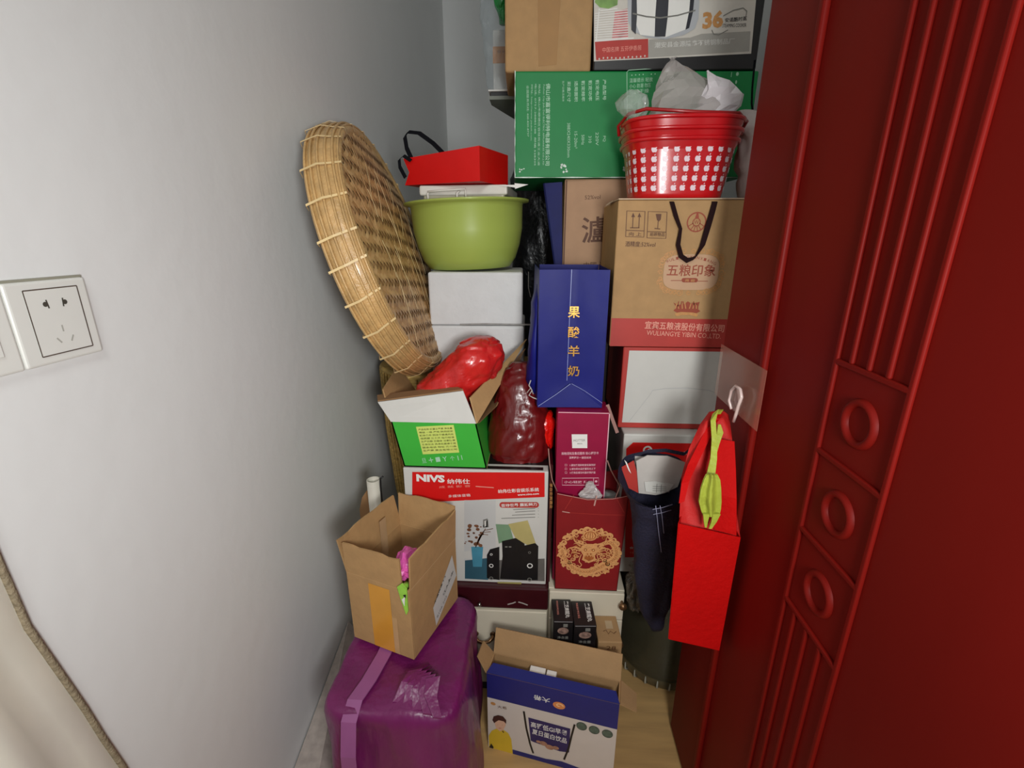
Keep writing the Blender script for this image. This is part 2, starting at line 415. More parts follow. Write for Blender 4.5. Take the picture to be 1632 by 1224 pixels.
# cream drawer chest
th = thing('drawer_chest', (.03, 1.03, 0), 'low cream chest of drawers with bronze pulls standing at the foot of the pile', 'chest of drawers')
CY = .926; CF = F((-.30, CY, 0), (1, 0, 0), (0, 0, 1), (0, -1, 0))
b = MB(); b.box(CF, 0, .215+.12, .03, .268, -.21, -.012, CREAM, .002); b.box(CF, .336, .520, .03, .333, -.21, -.012, CREAM, .002)
b.box(CF, .004, .516, 0, .03, -.20, -.008, BLACK, .001); b.build('cabinet_body', th)
BRONZE = M('aged_bronze', (128, 96, 66), 0.35, 0.2, 80, metal=.7)
def drawer(a0, a1, z0, z1, pull):
    b = MB(); b.box(CF, a0, a1, z0, z1, -.012, 0, CREAM, .002); o = b.build('drawer', th)
    h = MB()
    if pull[0] == 'bow':
        c, z, w_ = pull[1], pull[2], pull[3]
        h.tube([CF.pt(c-w_, z+.004, .001), CF.pt(c-w_, z+.004, .012), CF.pt(c-w_*.6, z-.003, .017), CF.pt(c, z-.006, .018), CF.pt(c+w_*.6, z-.003, .017), CF.pt(c+w_, z+.004, .012), CF.pt(c+w_, z+.004, .001)], lambda t: .0035+.0018*abs(math.cos(t*PI)), BRONZE, 8)
        for s in (-1, 1): h.lathe(CF.pt(c+s*w_, z+.004, .0), [(.0001, 0), (.008, .0005), (.007, .003), (.0001, .004)], BRONZE, 16, Matrix.Rotation(PI/2, 3, 'X'))
        h.build('handle', o)
    else:
        h.lathe(CF.pt(pull[1], pull[2], 0), [(.0001, 0), (.0035, .0001), (.0035, .010), (.009, .014), (.009, .019), (.0001, .022)], BRONZE, 16, Matrix.Rotation(PI/2, 3, 'X'))
        h.build('knob', o)
def cuv(px, py): return CF.uv(px, py)
zl = cuv(780, 1037)[1]; zr = cuv(985, 989)[1]
hb = cuv(772, 1012); hb2 = cuv(752, 1071); kb = cuv(991, 959)
drawer(.002, .333, zl+.0015, .267, ('bow', hb[0], hb[1], .022))
drawer(.002, .333, .032, zl-.0015, ('bow', hb2[0], hb2[1]-.001, .018))
drawer(.338, .518, zr+.0015, .332, ('knob', kb[0], kb[1]))
drawer(.338, .518, zr-.115, zr-.0015, ('knob', kb[0], kb[1]-.115))
drawer(.338, .518, .032, zr-.118, ('knob', kb[0], .08))

# wine case lying on the left of the chest
WC = F((-.24, .930, .270), (1, 0, 0), (0, 0, 1), (0, -1, 0))
th = thing('storage_case', WC.pt(.14, 0, -.09), 'dark wine-red lacquered case under the speaker carton', 'case')
b = MB(); b.box(WC, 0, .275, 0, .064, -.20, 0, WINE, .004); b.build('case_body', th)
CHR = M('chrome', (200, 196, 190), 0.2, .02, metal=1)
k1 = WC.uv(765, 959); b = MB(); b.lathe(WC.pt(k1[0], k1[1], 0), [(.0001, 0), (.002, 0), (.002, .006), (.005, .009), (.004, .012), (.0001, .0135)], CHR, 14, Matrix.Rotation(PI/2, 3, 'X')); b.build('knob', th)
b = MB(); b.pstroke(WC, [(809, 963), (817, 961), (822, 959)], 2.2, M('silver_print', (176, 166, 160), .4), .0008); b.pstroke(WC, [(826, 959), (833, 961), (841, 964)], 2.2, MC['silver_print'], .0008); b.build('silver_mark', th)

# black boxes and small brown box in front of chest
def black_box(TL, TR, Y, back, label, yaw):
    f, w_, h = face((TL[0], TL[1]), TR, (TL[0], TL[1]-5), Y, yaw, level=True)
    f = F(V((f.o.x, f.o.y, 0)), f.u, (0, 0, 1), f.n); h = P(TL[0], TL[1], Y).z
    b = MB(); b.box(f, 0, w_, 0, h, -back, 0, BLACK, .0015)
    T = F(f.pt(0, h, 0), f.u, -f.n, (0, 0, 1))
    b.stroke(f, [(.002, h-.0012), (w_-.002, h-.0012)], .0012, M('white_edge_wear', (170, 165, 165), .6))
    b.text(T, (w_*.62, back*.9), (w_*.62, back*.15), w_*.24, '黑芝麻糊丸', PAPER, bold=.02)
    b.text(T, (w_*.22, back*.92), (w_*.22, back*.28), w_*.10, '传统滋补养生食品', REDTXT)
    b.rect(f, w_*.5, h-.016, w_*.72, h-.007, GREYINK)
    b.disc(f, (w_*.5, h-.027), w_*.28, M('bronze_picture', (140, 112, 100), .5, .5, 160), ry=.0095)
    b.text(f, (w_*.22, h-.050), (w_*.78, h-.050), .008, '净含量', GREYINK, bold=.03)
    return tag(b.build('black_box'), label, 'box', 'two narrow black boxes before the chest')
black_box((882, 990), (914, 991), .852, .068, 'narrow black box, the left one of the two before the cream chest', 2)
black_box((915.5, 997), (951, 999.5), .844, .074, 'narrow black box between its black twin and the small brown box', 3)
f, w_, h = face((953.5, 1023), (992, 1023.5), (953.5, 1018), .846, 2, level=True); h = f.o.z; f = F(V((f.o.x, f.o.y, 0)), f.u, (0, 0, 1), f.n)
b = MB(); b.box(f, 0, w_, 0, h, -.078, 0, KRAFT2, .002); T = F(f.pt(0, h, 0), f.u, -f.n, (0, 0, 1))
b.rect(T, w_*.45, .038, w_*.75, .062, M('clear_tape_patch', (186, 160, 126), .3))
b.stroke(T, [(w_*.3, .030), (w_*.42, .034), (w_*.5, .022), (w_*.6, .031), (w_*.72, .024), (w_*.85, .030)], .0018, BRINK)
b.text(f, (w_*.35, h-.022), (w_*.75, h-.022), .011, '28', BRINK)
tag(b.build('brown_box'), 'small brown cardboard box right of the two black boxes', 'box')

# thin upright blue and white carton, open, on the floor
O = PZ(778, 1190, 0); tr = PZ(984, 1161, .16); u = (tr-V((O.x, O.y, .16))); W = u.length
u.normalize(); n_ = u.cross(V((0, 0, 1))); BF = F(O, u, (0, 0, 1), n_); BH, BD = .228, .056
th = thing('drink_carton', BF.pt(W/2, 0, -BD/2), 'open blue and white printed carton standing on the wooden floor', 'carton')
b = MB(); t = .003
BWF = M('white_coated_card', (214, 204, 196), .5, .02)
b.box(BF, 0, W, 0, BH, -t, 0, KRAFT2, .0006, front=BWF)
b.box(BF, 0, W, 0, BH, -BD, -BD+t, KRAFT2, .0006); b.box(BF, 0, t, 0, BH, -BD+t, -t, KRAFT2, 0.0004, ); b.box(BF, W-t, W, 0, BH, -BD+t, -t, KRAFT2, .0004); b.box(BF, t, W-t, 0, t, -BD+t, -t, KRAFT2, 0)
zt = BF.uv(774, 1110)[1]
b.rect(BF, .0004, zt, W-.0004, BH, NAVY, .0004)
# header logo, printed upside down
lc = BF.uv(891, 1124); b.disc(BF, lc, .0135, M('orange_logo', (222, 140, 82), .5), .0008, ry=.010)
b.stroke(BF, [(lc[0]+.009*math.cos(a/6)*(1-a/40), lc[1]+.0065*math.sin(a/6)*(1-a/40)) for a in range(34)], .0025, M('logo_swirl', (250, 205, 150), .5), .001)
b.ptext(BF, (877, 1113), (851, 1106), 11, '大希', PAPER, bold=.04)
b.disc(BF, BF.uv(786, 1121), .006, GOLD, .0008, ry=.0045); b.ptext(BF, (793, 1128), (808, 1131), 6, '大希', BRINK)
# printed figure in a yellow shirt
YEL = M('yellow_print', (222, 186, 48), .5, .04); SKIN = M('printed_skin', (222, 178, 150), .5, .03); HAIR = M('printed_hair', (70, 34, 30), .6)
b.ppoly(BF, [(779, 1172), (784, 1164), (791, 1161), (801, 1162), (810, 1168), (815, 1178), (818, 1206), (800, 1203), (780, 1196)], YEL, .0006)
b.ppoly(BF, [(789, 1146), (806, 1148), (806, 1156), (802, 1163), (797, 1165), (791, 1160), (789, 1154)], SKIN, .0009)
b.ppoly(BF, [(785, 1147), (787, 1141), (794, 1139), (802, 1141), (807, 1147), (807, 1153), (803, 1149), (795, 1147), (790, 1150), (788, 1152)], HAIR, .0012)
b.ppoly(BF, [(780, 1190), (783, 1184), (787, 1190), (785, 1197), (781, 1196)], INK, .0012)
[b.disc(BF, BF.uv(x_, 1154.5+k_*.3), .0006, HAIR, .0011, n=6) for k_, x_ in enumerate((793.5, 800.5))]; b.pstroke(BF, [(795, 1159.6), (799, 1160)], .8, BRICK, .0011)
b.stroke(BF, [BF.uv(801, 1164), BF.uv(803, 1167)], .003, BRINK, .0012)
# centre title in bowl
PUR = M('dark_purple_print', (44, 34, 92), .5)
b.ppoly(BF, [(842, 1143), (909, 1161), (907, 1199), (892, 1197), (850, 1182), (846, 1180)], PUR, .0006)
b.pstroke(BF, [(835, 1133), (839, 1160), (845, 1185), (850, 1200)], 3, INK, .0010); b.pstroke(BF, [(916, 1154), (911, 1172), (906, 1193), (899, 1210)], 3, INK, .0010)
b.ptext(BF, (846, 1158), (904, 1173), 12, '高钙低GI早餐', PAPER, bold=.03); b.ptext(BF, (848, 1169), (903, 1185), 12, '夏日蛋白饮品', PAPER, bold=.03)
BISC = M('biscuit_print', (176, 130, 106), .5, .25, 150)
for (x, y, r) in ((866, 1184, .009), (876, 1190, .010), (886, 1191, .007), (858, 1181, .005)): b.disc(BF, BF.uv(x, y), r, BISC, .0013, ry=r*.75)
BADGE = M('green_badge', (84, 100, 88), .5, .3, 150)
for i, (x, y) in enumerate(((927, 1157), (947, 1163), (968, 1169))): b.disc(BF, BF.uv(x, y), .0115, BADGE, .0008); b.ring(BF, BF.uv(x, y), .0108, .0009, INK, .0010); b.ptext(BF, (x-5, y+4), (x+5, y+6), 5, ('高钙', '低脂', '蛋白')[i], PAPER)
b.ppoly(BF, [(817, 1194), (845, 1202), (870, 1209), (895, 1213), (930, 1226), (960, 1240), (960, 1262), (817, 1230)], NAVY, .0006)
b.build('carton_body', th)
def flapbox(name, p0, e1, e2, t, m, m2=None, parent=None, taper=0):
    b = MB(); p0, e1, e2 = V(p0), V(e1), V(e2); nn = e1.cross(e2).normalized()*t
    b.prism([p0, p0+e1, p0+e1*(1-taper)+e2, p0+e1*taper+e2], nn, m, m2); return b.build(name, parent)
# back flap, side flaps, front lip
flapbox('flap', BF.pt(.0, BH, -BD), u*W, V((0, 0, .052))-n_*.022, .0025, KRAFT2, None, th)
flapbox('flap', BF.pt(0, BH, -BD), n_*BD, V((0, 0, .035))-u*.022, .0025, KRAFT2, None, th, .12)
flapbox('flap', BF.pt(W, BH, -BD), n_*BD, V((0, 0, -.020))+u*.034, .0025, KRAFT2, None, th, .12)
flapbox('flap', BF.pt(0, BH, 0), u*W, V((0, 0, .006))-n_*.022, .0025, NAVY, NAVY, th, .03)
b = MB(); b.box(BF, .09, .125, .1, BH-.004, -BD+.008, -.02, PAPER, .001); b.box(BF, .128, .15, .1, BH-.006, -BD+.008, -.02, PAPER, .001)
tag(b.build('white_packet'), 'white packet standing inside the open blue and white carton', 'packet')

# clear ribbed tub on the floor
CLR = M('clear_plastic', (96, 94, 74), 0.15, 0.05, 10, 0.12, 40, alpha=.40, coat=.25)
CLRE = M('clear_plastic_ridge', (214, 214, 200), 0.1, 0.02, alpha=.6, coat=.6)
tc_ = V((.375, 1.092, 0)); tr_ = .148
th = thing('plastic_tub', tc_, 'tall clear plastic tub with a ribbed foot on the floor by the door edge', 'tub')
b = MB(); b.lathe(tc_, [(tr_-.02, .002), (tr_-.006, .008), (tr_-.001, .03), (tr_, .06), (tr_, .30), (tr_-.006, .330)], CLR, 56); b.lathe(tc_, [(.0001, .002), (tr_-.02, .002)], CLR, 56); b.build('tub_body', th)
for k in range(30):
    a = 2*PI*k/30; c, s = math.cos(a), math.sin(a)
    if s > .25: continue
    b = MB(); b.tube([tc_+V((c*(tr_-.012), s*(tr_-.012), .005)), tc_+V((c*(tr_+.0), s*(tr_+.0), .014)), tc_+V((c*(tr_+.001), s*(tr_+.001), .036))], lambda t: .0042*(1-t*.7), CLRE, 6); b.build('foot_rib', th)
# its content: olive grain bag
OL = M('olive_film', (40, 37, 26), .4, .3, 12, .3, 30)
b = MB(); b.lathe(tc_, [(.0001, .012), (.125, .014), (.136, .05), (.138, .16), (.130, .26), (.09, .285), (.0001, .29)], OL, 40)
tag(b.build('grain_bag'), 'dark olive bag filling the clear ribbed tub', 'bag')
# crumpled clear film over the tub's left shoulder
FILM = M('crumpled_clear_film', (110, 102, 90), 0.06, 0.2, 30, 1.0, 60, alpha=.55, coat=1)
b = MB(); loft(b, [(968, 1004, 1040, .935, .010), (955, 1000, 1040, .935, .022), (930, 999, 1036, .935, .026), (908, 1006, 1034, .935, .018), (898, 1016, 1030, .937, .006)], FILM, 44, .016, 30, seed=3, smooth=False)
tag(b.build('plastic_film'), 'crumpled shiny clear film bunched left of the navy cloth bag', 'plastic film')

# white tube with black clip and brown board behind the open carton
b = MB(); c = P(595, 764, 1.0); c.z = 0; zt = P(595, 764, 1.0).z
th = thing('plastic_tube', c, 'white plastic tube standing upright against the left wall', 'tube')
b.lathe(c, [(.0165, 0), (.0165, zt), (.0135, zt), (.0135, zt-.05)], M('white_pvc', (214, 208, 194), .4, .03), 28); b.build('tube_body', th)
b = MB(); b.tube([c+V((.018, -.004, zt-.11)), c+V((.018, -.004, zt-.015)), c+V((.020, -.006, zt+.006)), c+V((.027, -.006, zt+.012))], .0024, BLACK); b.tube([c+V((.018, -.004, zt-.09)), c+V((.028, -.004, zt-.085))], .0024, BLACK); b.build('clip', th)
b = MB(); q = [P(573, 812, 1.03), P(577, 793, 1.03), P(589, 775, 1.03), P(602, 775, 1.03)]
b.prism([V((q[0].x, 1.03, 0)), q[0], q[1], q[2], q[3], V((q[3].x, 1.03, 0))], (0, .004, 0), KRAFTD)
tag(b.build('cardboard_strip'), 'brown cardboard strip standing behind the white plastic tube', 'cardboard')

# ================================================ OPEN CARTON ON THE PURPLE BUNDLE
zb = .346
A = PZ(660, 1052, zb); Bp = PZ(565, 1015, zb); Cp = PZ(738, 943, zb)
u = (A-Bp); W = u.length; u.normalize(); dn = V((-u.y, u.x, 0)); D = (Cp-A).dot(dn)-.022
OF = F(Bp, u, (0, 0, 1), -dn); H = .166; t = .004
th = thing('cardboard_carton', OF.pt(W/2, 0, -D/2), 'open brown carton with orange tape on the purple bundle', 'carton')
b = MB()
b.box(OF, 0, W, 0, H, -t, 0, KRAFT, .001); b.box(OF, 0, W, 0, H, -D, -D+t, KRAFT, .001)
b.box(OF, 0, t, 0, H, -D+t, -t, KRAFT, .0005); b.box(OF, W-t, W, 0, H, -D+t, -t, KRAFT, .0005); b.box(OF, t, W-t, 0, t, -D+t, -t, KRAFT, 0)
b.rect(OF, W*.36, .001, W*.70, H*.94, TAPEY, .0006)
b.rect(OF, W*.70, .001, W*.78, H*.55, M('clear_tape_on_card', (196, 158, 110), .25, coat=.3), .0005)
RS = F(OF.pt(W, 0, 0), dn, (0, 0, 1), u)
b.stroke(RS, [(.004, H-.001), (D-.004, H-.001)], .0012, M('pale_fold_line', (206, 172, 128), .7))
# address label on the side
L = [(666+0, 980), (697, 996), (727, 914), (720, 884), ]
b.ppoly(RS, [(690, 969), (695, 997), (727, 917), (720, 885)], WHITE, .0006)
b.ptext(RS, (693, 962), (710, 918), 5, '中通快递 3-2', INK, .0009, .02); b.ptext(RS, (707, 950), (723, 910), 7, '江A太水', INK, .0009, .02); b.ptext(RS, (697, 985), (712, 950), 6, '8106 202', GREYINK, .0009)
b.build('carton_body', th)
FH = .072
def flap4(p0, e1, h, out, wob=0, m=KRAFT):
    b = MB(); e1 = V(e1); p0 = V(p0); n2 = 10; top = []
    lo, hi = [], []
    for i in range(n2+1):
        s = i/n2; lo.append(p0+e1*s); hi.append(p0+e1*s+V((0, 0, h+wob*noise.noise(V((s*6, h*50, 2)))*.004))+V(out)*(1+.3*math.sin(s*PI)))
    nn = e1.cross(V((0, 0, 1))).normalized()*.0035
    vs = lo+hi+[v+nn for v in lo]+[v+nn for v in hi]; k = n2+1; fs = []
    for i in range(n2):
        fs += [(i, i+1, k+i+1, k+i), (2*k+i, 3*k+i, 3*k+i+1, 2*k+i+1), (k+i, k+i+1, 3*k+i+1, 3*k+i)]
    fs += [(0, k, 3*k, 2*k), (n2, 2*k+n2, 3*k+n2, k+n2)]
    b.add(vs, fs, m); return b.build('flap', th)
flap4(OF.pt(W*.90, H, 0), -u*W*.90, FH*.96, (0, -.003, 0), 1)
flap4(OF.pt(0, H, 0), dn*D, FH, (-.012, 0, 0), 1)
flap4(OF.pt(0, H, -D), u*W, FH, (0, .012, 0), 1)
flap4(OF.pt(W, H, -D), -dn*D*.96, FH*.95, (.003, 0, 0), 1)
b = MB(); b.rect(F(OF.pt(t+.0006, 0, -D), OF.n, (0, 0, 1), OF.u), D*.30, .05, D*.42, H+.05, M('clear_tape_inside', (190, 156, 118), .2, coat=.4), .0004); b.build('tape', th)
# pink and green crumpled wrappers inside
PINK = M('pink_wrapper', (226, 96, 176), .35, .1, 40, .4, 60); PGR = M('green_wrapper', (150, 206, 72), .35, .15, 60)
b = MB(); cc = RS.pt(.045, H+.022, -.032)
bm = bmesh.new(); bmesh.ops.create_icosphere(bm, subdivisions=3, radius=1)
for v in bm.verts: v.co = V((v.co.x*.022, v.co.y*.035, v.co.z*.026))*(1+.35*noise.noise(v.co*2.4))
vs = [cc+v.co for v in bm.verts]; b.add(vs, [tuple(v.index for v in f.verts) for f in bm.faces], PINK); bm.free()
tag(b.build('pink_wrapper'), 'crumpled pink wrapper sticking up inside the open brown carton', 'wrapper')
b = MB(); g0 = OF.pt(W-.006, H-.052, .003)
pts = [g0, g0-u*.009+V((0, 0, .03)), g0-u*.016+V((0, 0, .060)), g0-u*.004+V((0, 0, .072)), g0+u*.006+V((0, 0, .062)), g0+u*.0045+V((0, 0, .01))]
b.prism(pts, -OF.n*-.002, PGR); b.prism([g0-u*.006+V((0, 0, .036))+OF.n*.003, g0-u*.001+V((0, 0, .022))+OF.n*.003, g0+u*.002+V((0, 0, .045))+OF.n*.003], OF.n*.001, PAPER); b.prism([g0-u*.002+V((0, 0, .047))+OF.n*.003, g0+u*.003+V((0, 0, .042))+OF.n*.003, g0+u*.004+V((0, 0, .05))+OF.n*.003], OF.n*.001, INK)
b.tube([g0-u*.012+V((0, 0, .055)), g0-u*.01+V((0, 0, .05))-OF.n*.02, RS.pt(.03, H-.03, -.03)], .006, PGR)
tag(b.build('green_wrapper'), 'lime green wrapper poking over the front corner of the open brown carton', 'wrapper')

# ================================================ SPEAKER CARTON (NIVS)
NF, W, H = face((657, 935), (872, 927), (651, 752), .945, 0, level=True)
NF.o.z = .335; H = P(760, 749, .945).z-.335; W = P(872, 840, .945).x-NF.o.x
b = MB(); b.box(NF, 0, W, 0, H, -.17, 0, WHITE, .002)
b.ppoly(NF, [(657, 752), (868, 753), (868, 792), (657, 801)], RED, .0004)
b.ptext(NF, (664, 767), (709, 769), 13, 'NIVS', PAPER, bold=.05); b.ptext(NF, (713, 771), (749, 771), 9, '纳伟仕', PAPER, bold=.03)
b.ptext(NF, (700, 778), (750, 776), 4, '成 就 影 音', REDTXT); b.ptext(NF, (715, 793), (750, 791), 5, '多媒体音箱', PAPER)
b.pstroke(NF, [(758, 775), (772, 776), (787, 777)], 1.5, REDTXT)
b.ptext(NF, (794, 786), (859, 783), 7, '纳伟仕影音娱乐系统', PAPER, bold=.02); b.ptext(NF, (825, 790), (859, 788), 3.5, 'www.nivs.com', PAPER, bold=.02)
def rounded(x0, y0, x1, y1): 
    r = (y1-y0)/2; pts = []
    for i in range(9): a = PI/2+PI*i/8; pts.append((x0+r+r*math.cos(a), (y0+y1)/2-r*math.sin(a)))
    for i in range(9): a = -PI/2+PI*i/8; pts.append((x1-r+r*math.cos(a), (y0+y1)/2-r*math.sin(a)))
    return pts
b.ppoly(NF, rounded(796, 800, 859, 809), BRICK, .0006); b.ptext(NF, (799, 808), (856, 806), 6, '音动世界 震撼魅力', PAPER, .0009, .02)
for k, (x0, y) in enumerate(((818, 812), (821, 816), (816, 821), (799, 826))): b.pstroke(NF, [(x0, y), (853, y-2)], 1.1, GREYINK); b.disc(NF, NF.uv(858, y-2), .0008, GREYINK)
BG = M('grey_photo_wall', (198, 198, 196), .5, .08, 6); TEAL = M('teal_print', (48, 88, 104), .5, .2, 9)
b.ppoly(NF, [(740, 797), (790, 797), (790, 893), (740, 893)], BG, .0005)
b.ppoly(NF, [(741, 893), (778, 889), (778, 924), (741, 922)], TEAL, .0006)
b.ppoly(NF, [(740, 890), (752, 891), (749, 877), (740, 879)], WHITE, .0006)
b.ppoly(NF, [(751, 871), (770, 871), (768, 903), (754, 903)], M('blue_vase', (70, 140, 164), .5, .1), .0008)
PLANT = M('brown_plant', (112, 70, 44), .6, .3, 90)
rs = random.Random(3)
for k in range(26):
    x, y = 752+rs.uniform(-12, 18), 862+rs.uniform(-26, 8); r = rs.uniform(.002, .0055)
    if abs(x-757) > 12: r *= .6
    b.disc(NF, NF.uv(x, y), r, PLANT, .0010+k*1e-5, ry=r*rs.uniform(.5, 1.2), n=7)
for k in range(6): b.pstroke(NF, [(758, 872), (762+k*2, 860-k*3), (766+4*k, 852-(k % 3)*5)], 1.2, PLANT, .0011)
b.ppoly(NF, [(769, 839), (778, 827), (778, 829), (779, 840)], GREYINK, .0009)
b.ppoly(NF, [(770, 828), (777, 826), (777, 840), (770, 841)], GREYINK, .0009); b.ppoly(NF, [(772, 830), (775, 829), (775, 838), (772, 839)], WHITE, .0011)
b.ppoly(NF, [(790, 835), (812, 836), (818, 858), (795, 866)], M('sage_cushion', (118, 150, 118), .5), .0008)
b.ppoly(NF, [(810, 835), (841, 829), (854, 866), (840, 868), (822, 858)], M('sand_cushion', (186, 172, 112), .5), .0009)
SPK = M('speaker_black', (18, 20, 24), .35, .2, 60); FLR = M('grey_floor_print', (104, 100, 96), .5, .2, 30)
b.ppoly(NF, [(778, 893), (868, 890), (868, 926), (778, 923)], FLR, .0007)
b.ppoly(NF, [(781, 875), (796, 871), (796, 924), (776, 921), (776, 884)], SPK, .0010)
b.ppoly(NF, [(800, 862), (822, 857), (836, 866), (838, 924), (797, 922), (801, 886)], SPK, .0011)
b.ppoly(NF, [(836, 869), (853, 865), (858, 870), (857, 924), (838, 924)], SPK, .0012)
for (x, y, r, m) in ((783, 901, .0045, PAPER), (844.5, 901, .0058, PAPER), (783, 883, .0026, PAPER), (844, 880, .0028, GREYINK), (783, 921, .004, GREYINK), (844, 923, .0045, GREYINK)):
    b.ring(NF, NF.uv(x, y), r, r*.42, m, .0016)
b.ppoly(NF, [(805, 870), (809, 870), (809, 872), (805, 872)], GREYINK, .0014); b.ppoly(NF, [(811, 870), (815, 870), (815, 872), (811, 872)], GREYINK, .0014)
b.ppoly(NF, [(739, 928), (788, 930), (788, 934), (739, 933)], GREYINK, .0006); b.ppoly(NF, [(793, 927), (831, 928), (831, 934), (793, 933)], M('olive_strip', (160, 148, 84), .5), .0006)
TF = F(NF.pt(0, H, 0), NF.u, -NF.n, (0, 0, 1))
b.rect(TF, .13, .006, .185, .022, RED, .0006); b.rect(TF, .19, .006, W-.012, .02, BLACK, .0006); b.rect(TF, .0, .03, W, .15, BLACK, .0006)
tag(b.build('speaker_carton'), 'white and red printed speaker carton beneath the bright green open box', 'carton')

# ================================================ GREEN OPEN BOX, flaps up
ztop = NF.o.z+H
GF, W, GH = face((645, 748), (778, 740), (626, 672), .95, 0)
GF.o.z += ztop+.002-GF.o.z-0.0
roll = math.atan2(-8, 133)
GF = F(V((GF.o.x, .948, ztop+.002)), (1, 0, 0), V((-.10, 0, 1)), (0, -1, 0)); 
def fixv(f): f.v = (f.v-f.u*f.v.dot(f.u)); return f
W = P(776, 741, .948).x-GF.o.x; GH = (P(626, 672, .948).z-GF.o.z)
SH = V((-.20*GH, 0, GH))      # the printed front leans sideways like a squashed carton
D = .215; t = .003
th = thing('green_carton', GF.pt(W/2, 0, -D/2), 'bright green squashed open box with white flap on the speaker carton', 'carton')
b = MB(); o = GF.o; ux = V((W, 0, 0)); dy = V((0, D, 0))
b.prism([o, o+ux, o+ux+SH, o+SH], (0, t, 0), LGREEN, KRAFT)
b.prism([o+dy, o+ux+dy, o+ux+dy+SH, o+dy+SH], (0, -t, 0), KRAFT, KRAFT)
b.prism([o, o+dy, o+dy+SH, o+SH], (t, 0, 0), LGREEN, KRAFT); b.prism([o+ux, o+ux+dy, o+ux+dy+SH, o+ux+SH], (-t, 0, 0), LGREEN, KRAFT)
b.prism([o, o+ux, o+ux+dy, o+dy], (0, 0, t), KRAFT)
LB = F(o, (1, 0, 0), (0, 0, 1), (0, -1, 0))
b.ppoly(LB, [(663, 680), (723, 677), (732, 721), (674, 724)], LYEL, .0006)
lines = ['产品名称 红富士苹果 净含量', '等级 一级 产地 陕西延安', '贮存条件 阴凉干燥通风处', '保质期 三十天 执行标准', '生产日期 见箱体 注意防潮', '食用方法 洗净后直接食用', '联系电话 地址 洛川县', '生产商 果业有限公司']
for k, s in enumerate(lines): y = 686+k*4.8; b.ptext(LB, (667+k*1.1, y), (721+k*1.1, y-2.4), 3.2, s, DOLIVE, .0009, .02)
for k, (x, s) in enumerate(((677, '※'), (688, '☆'), (699, '▬'), (710, '♆'), (722, '☂'), (734, '⇈'))): b.ptext(LB, (x-3.5, 738-k*.9), (x+3.5, 737-k*.9), 8, ('卍', '+', '一', 'Y', '个', '11')[k] if k else '旦', GREENTXT, .0009)
b.build('carton_body', th)
# flaps
b = MB(); e = o+SH; d0 = GF.uv(603, 640)
fl = [e, e+ux, P(738, 622, .944), P(603, 640, .944)]
fl = [V(p) for p in fl]; fl[2].y = .972; fl[3].y = .972
k2 = P(738, 623, .972); k3 = P(602, 641, .972)
b.prism([e+V((0, -.001, 0)), e+ux+V((0, -.001, 0)), k2, k3], (0, .003, 0), WHITE, WHITE); b.build('flap', th)
b = MB(); b.prism([P(602, 640, .975), P(738, 622, .975), P(724, 616, 1.02), P(601, 631, 1.02)], (0, .002, .002), KRAFTD); b.build('inner_flap', th)
b = MB(); r0 = e+ux; r1 = e+ux+dy
b.prism([r0, r1, P(838, 541, 1.19), P(748, 634, .975)], (.003, 0, .001), KRAFT); b.build('flap', th)
b = MB(); b.prism([r0+V((.004, 0, 0)), P(790, 648, 1.02), P(836, 556, 1.20), r1+V((.004, 0, 0))], (.003, 0, .001), KRAFTD); b.build('inner_flap', th)
b = MB(); b.prism([e, e+dy, e+dy+V((-.04, -.01, .075)), e+V((-.035, .06, .055))], (.003, 0, 0), KRAFT); b.build('flap', th)

# red plastic bag in the green box
RPL = M('red_plastic_bag', (200, 34, 32), 0.3, 0.2, 18, .5, 34, coat=.3, stretch=(1, 1, .5))
b = MB(); loft(b, [(668, 668, 750, 1.06, .05), (640, 655, 752, 1.065, .062), (615, 665, 774, 1.07, .066), (590, 692, 795, 1.07, .06), (565, 716, 804, 1.06, .05), (548, 730, 800, 1.07, .04), (537, 750, 785, 1.08, .02)], RPL, 72, .0065, 24, seed=1, sub=7)
th = thing('red_plastic_bag', (-.12, 1.03, ztop+.01), 'crumpled bright red plastic bag in the green open box', 'plastic bag'); b.build('bag_body', th)

# maroon plastic bag on the speaker carton
MPL = M('maroon_plastic_bag', (104, 16, 18), 0.3, 0.3, 14, .5, 28, coat=.25, stretch=(1, 1, .4))
b = MB(); loft(b, [(739, 800, 858, 1.03, .035), (731, 783, 872, 1.03, .05), (712, 776, 879, 1.035, .058), (685, 780, 876, 1.04, .06), (655, 785, 874, 1.05, .058), (630, 790, 866, 1.06, .050), (606, 798, 860, 1.07, .040), (588, 806, 856, 1.08, .028), (578, 818, 846, 1.08, .010)], MPL, 72, .0045, 24, seed=5, sub=7)
tag(b.build('maroon_plastic_bag'), 'dark maroon filled plastic bag between green box and magenta box', 'plastic bag')
b = MB(); loft(b, [(712, 862, 882, 1.04, .02), (695, 858, 884, 1.04, .03), (670, 852, 886, 1.04, .03), (654, 848, 880, 1.05, .02)], M('scarlet_plastic_bag', (236, 24, 16), .25, .1, 20, .7, 40, coat=.5), 30, .006, 24, seed=8)
tag(b.build('scarlet_plastic_bag'), 'small scarlet plastic bag behind the maroon bag, under the blue bag', 'plastic bag')

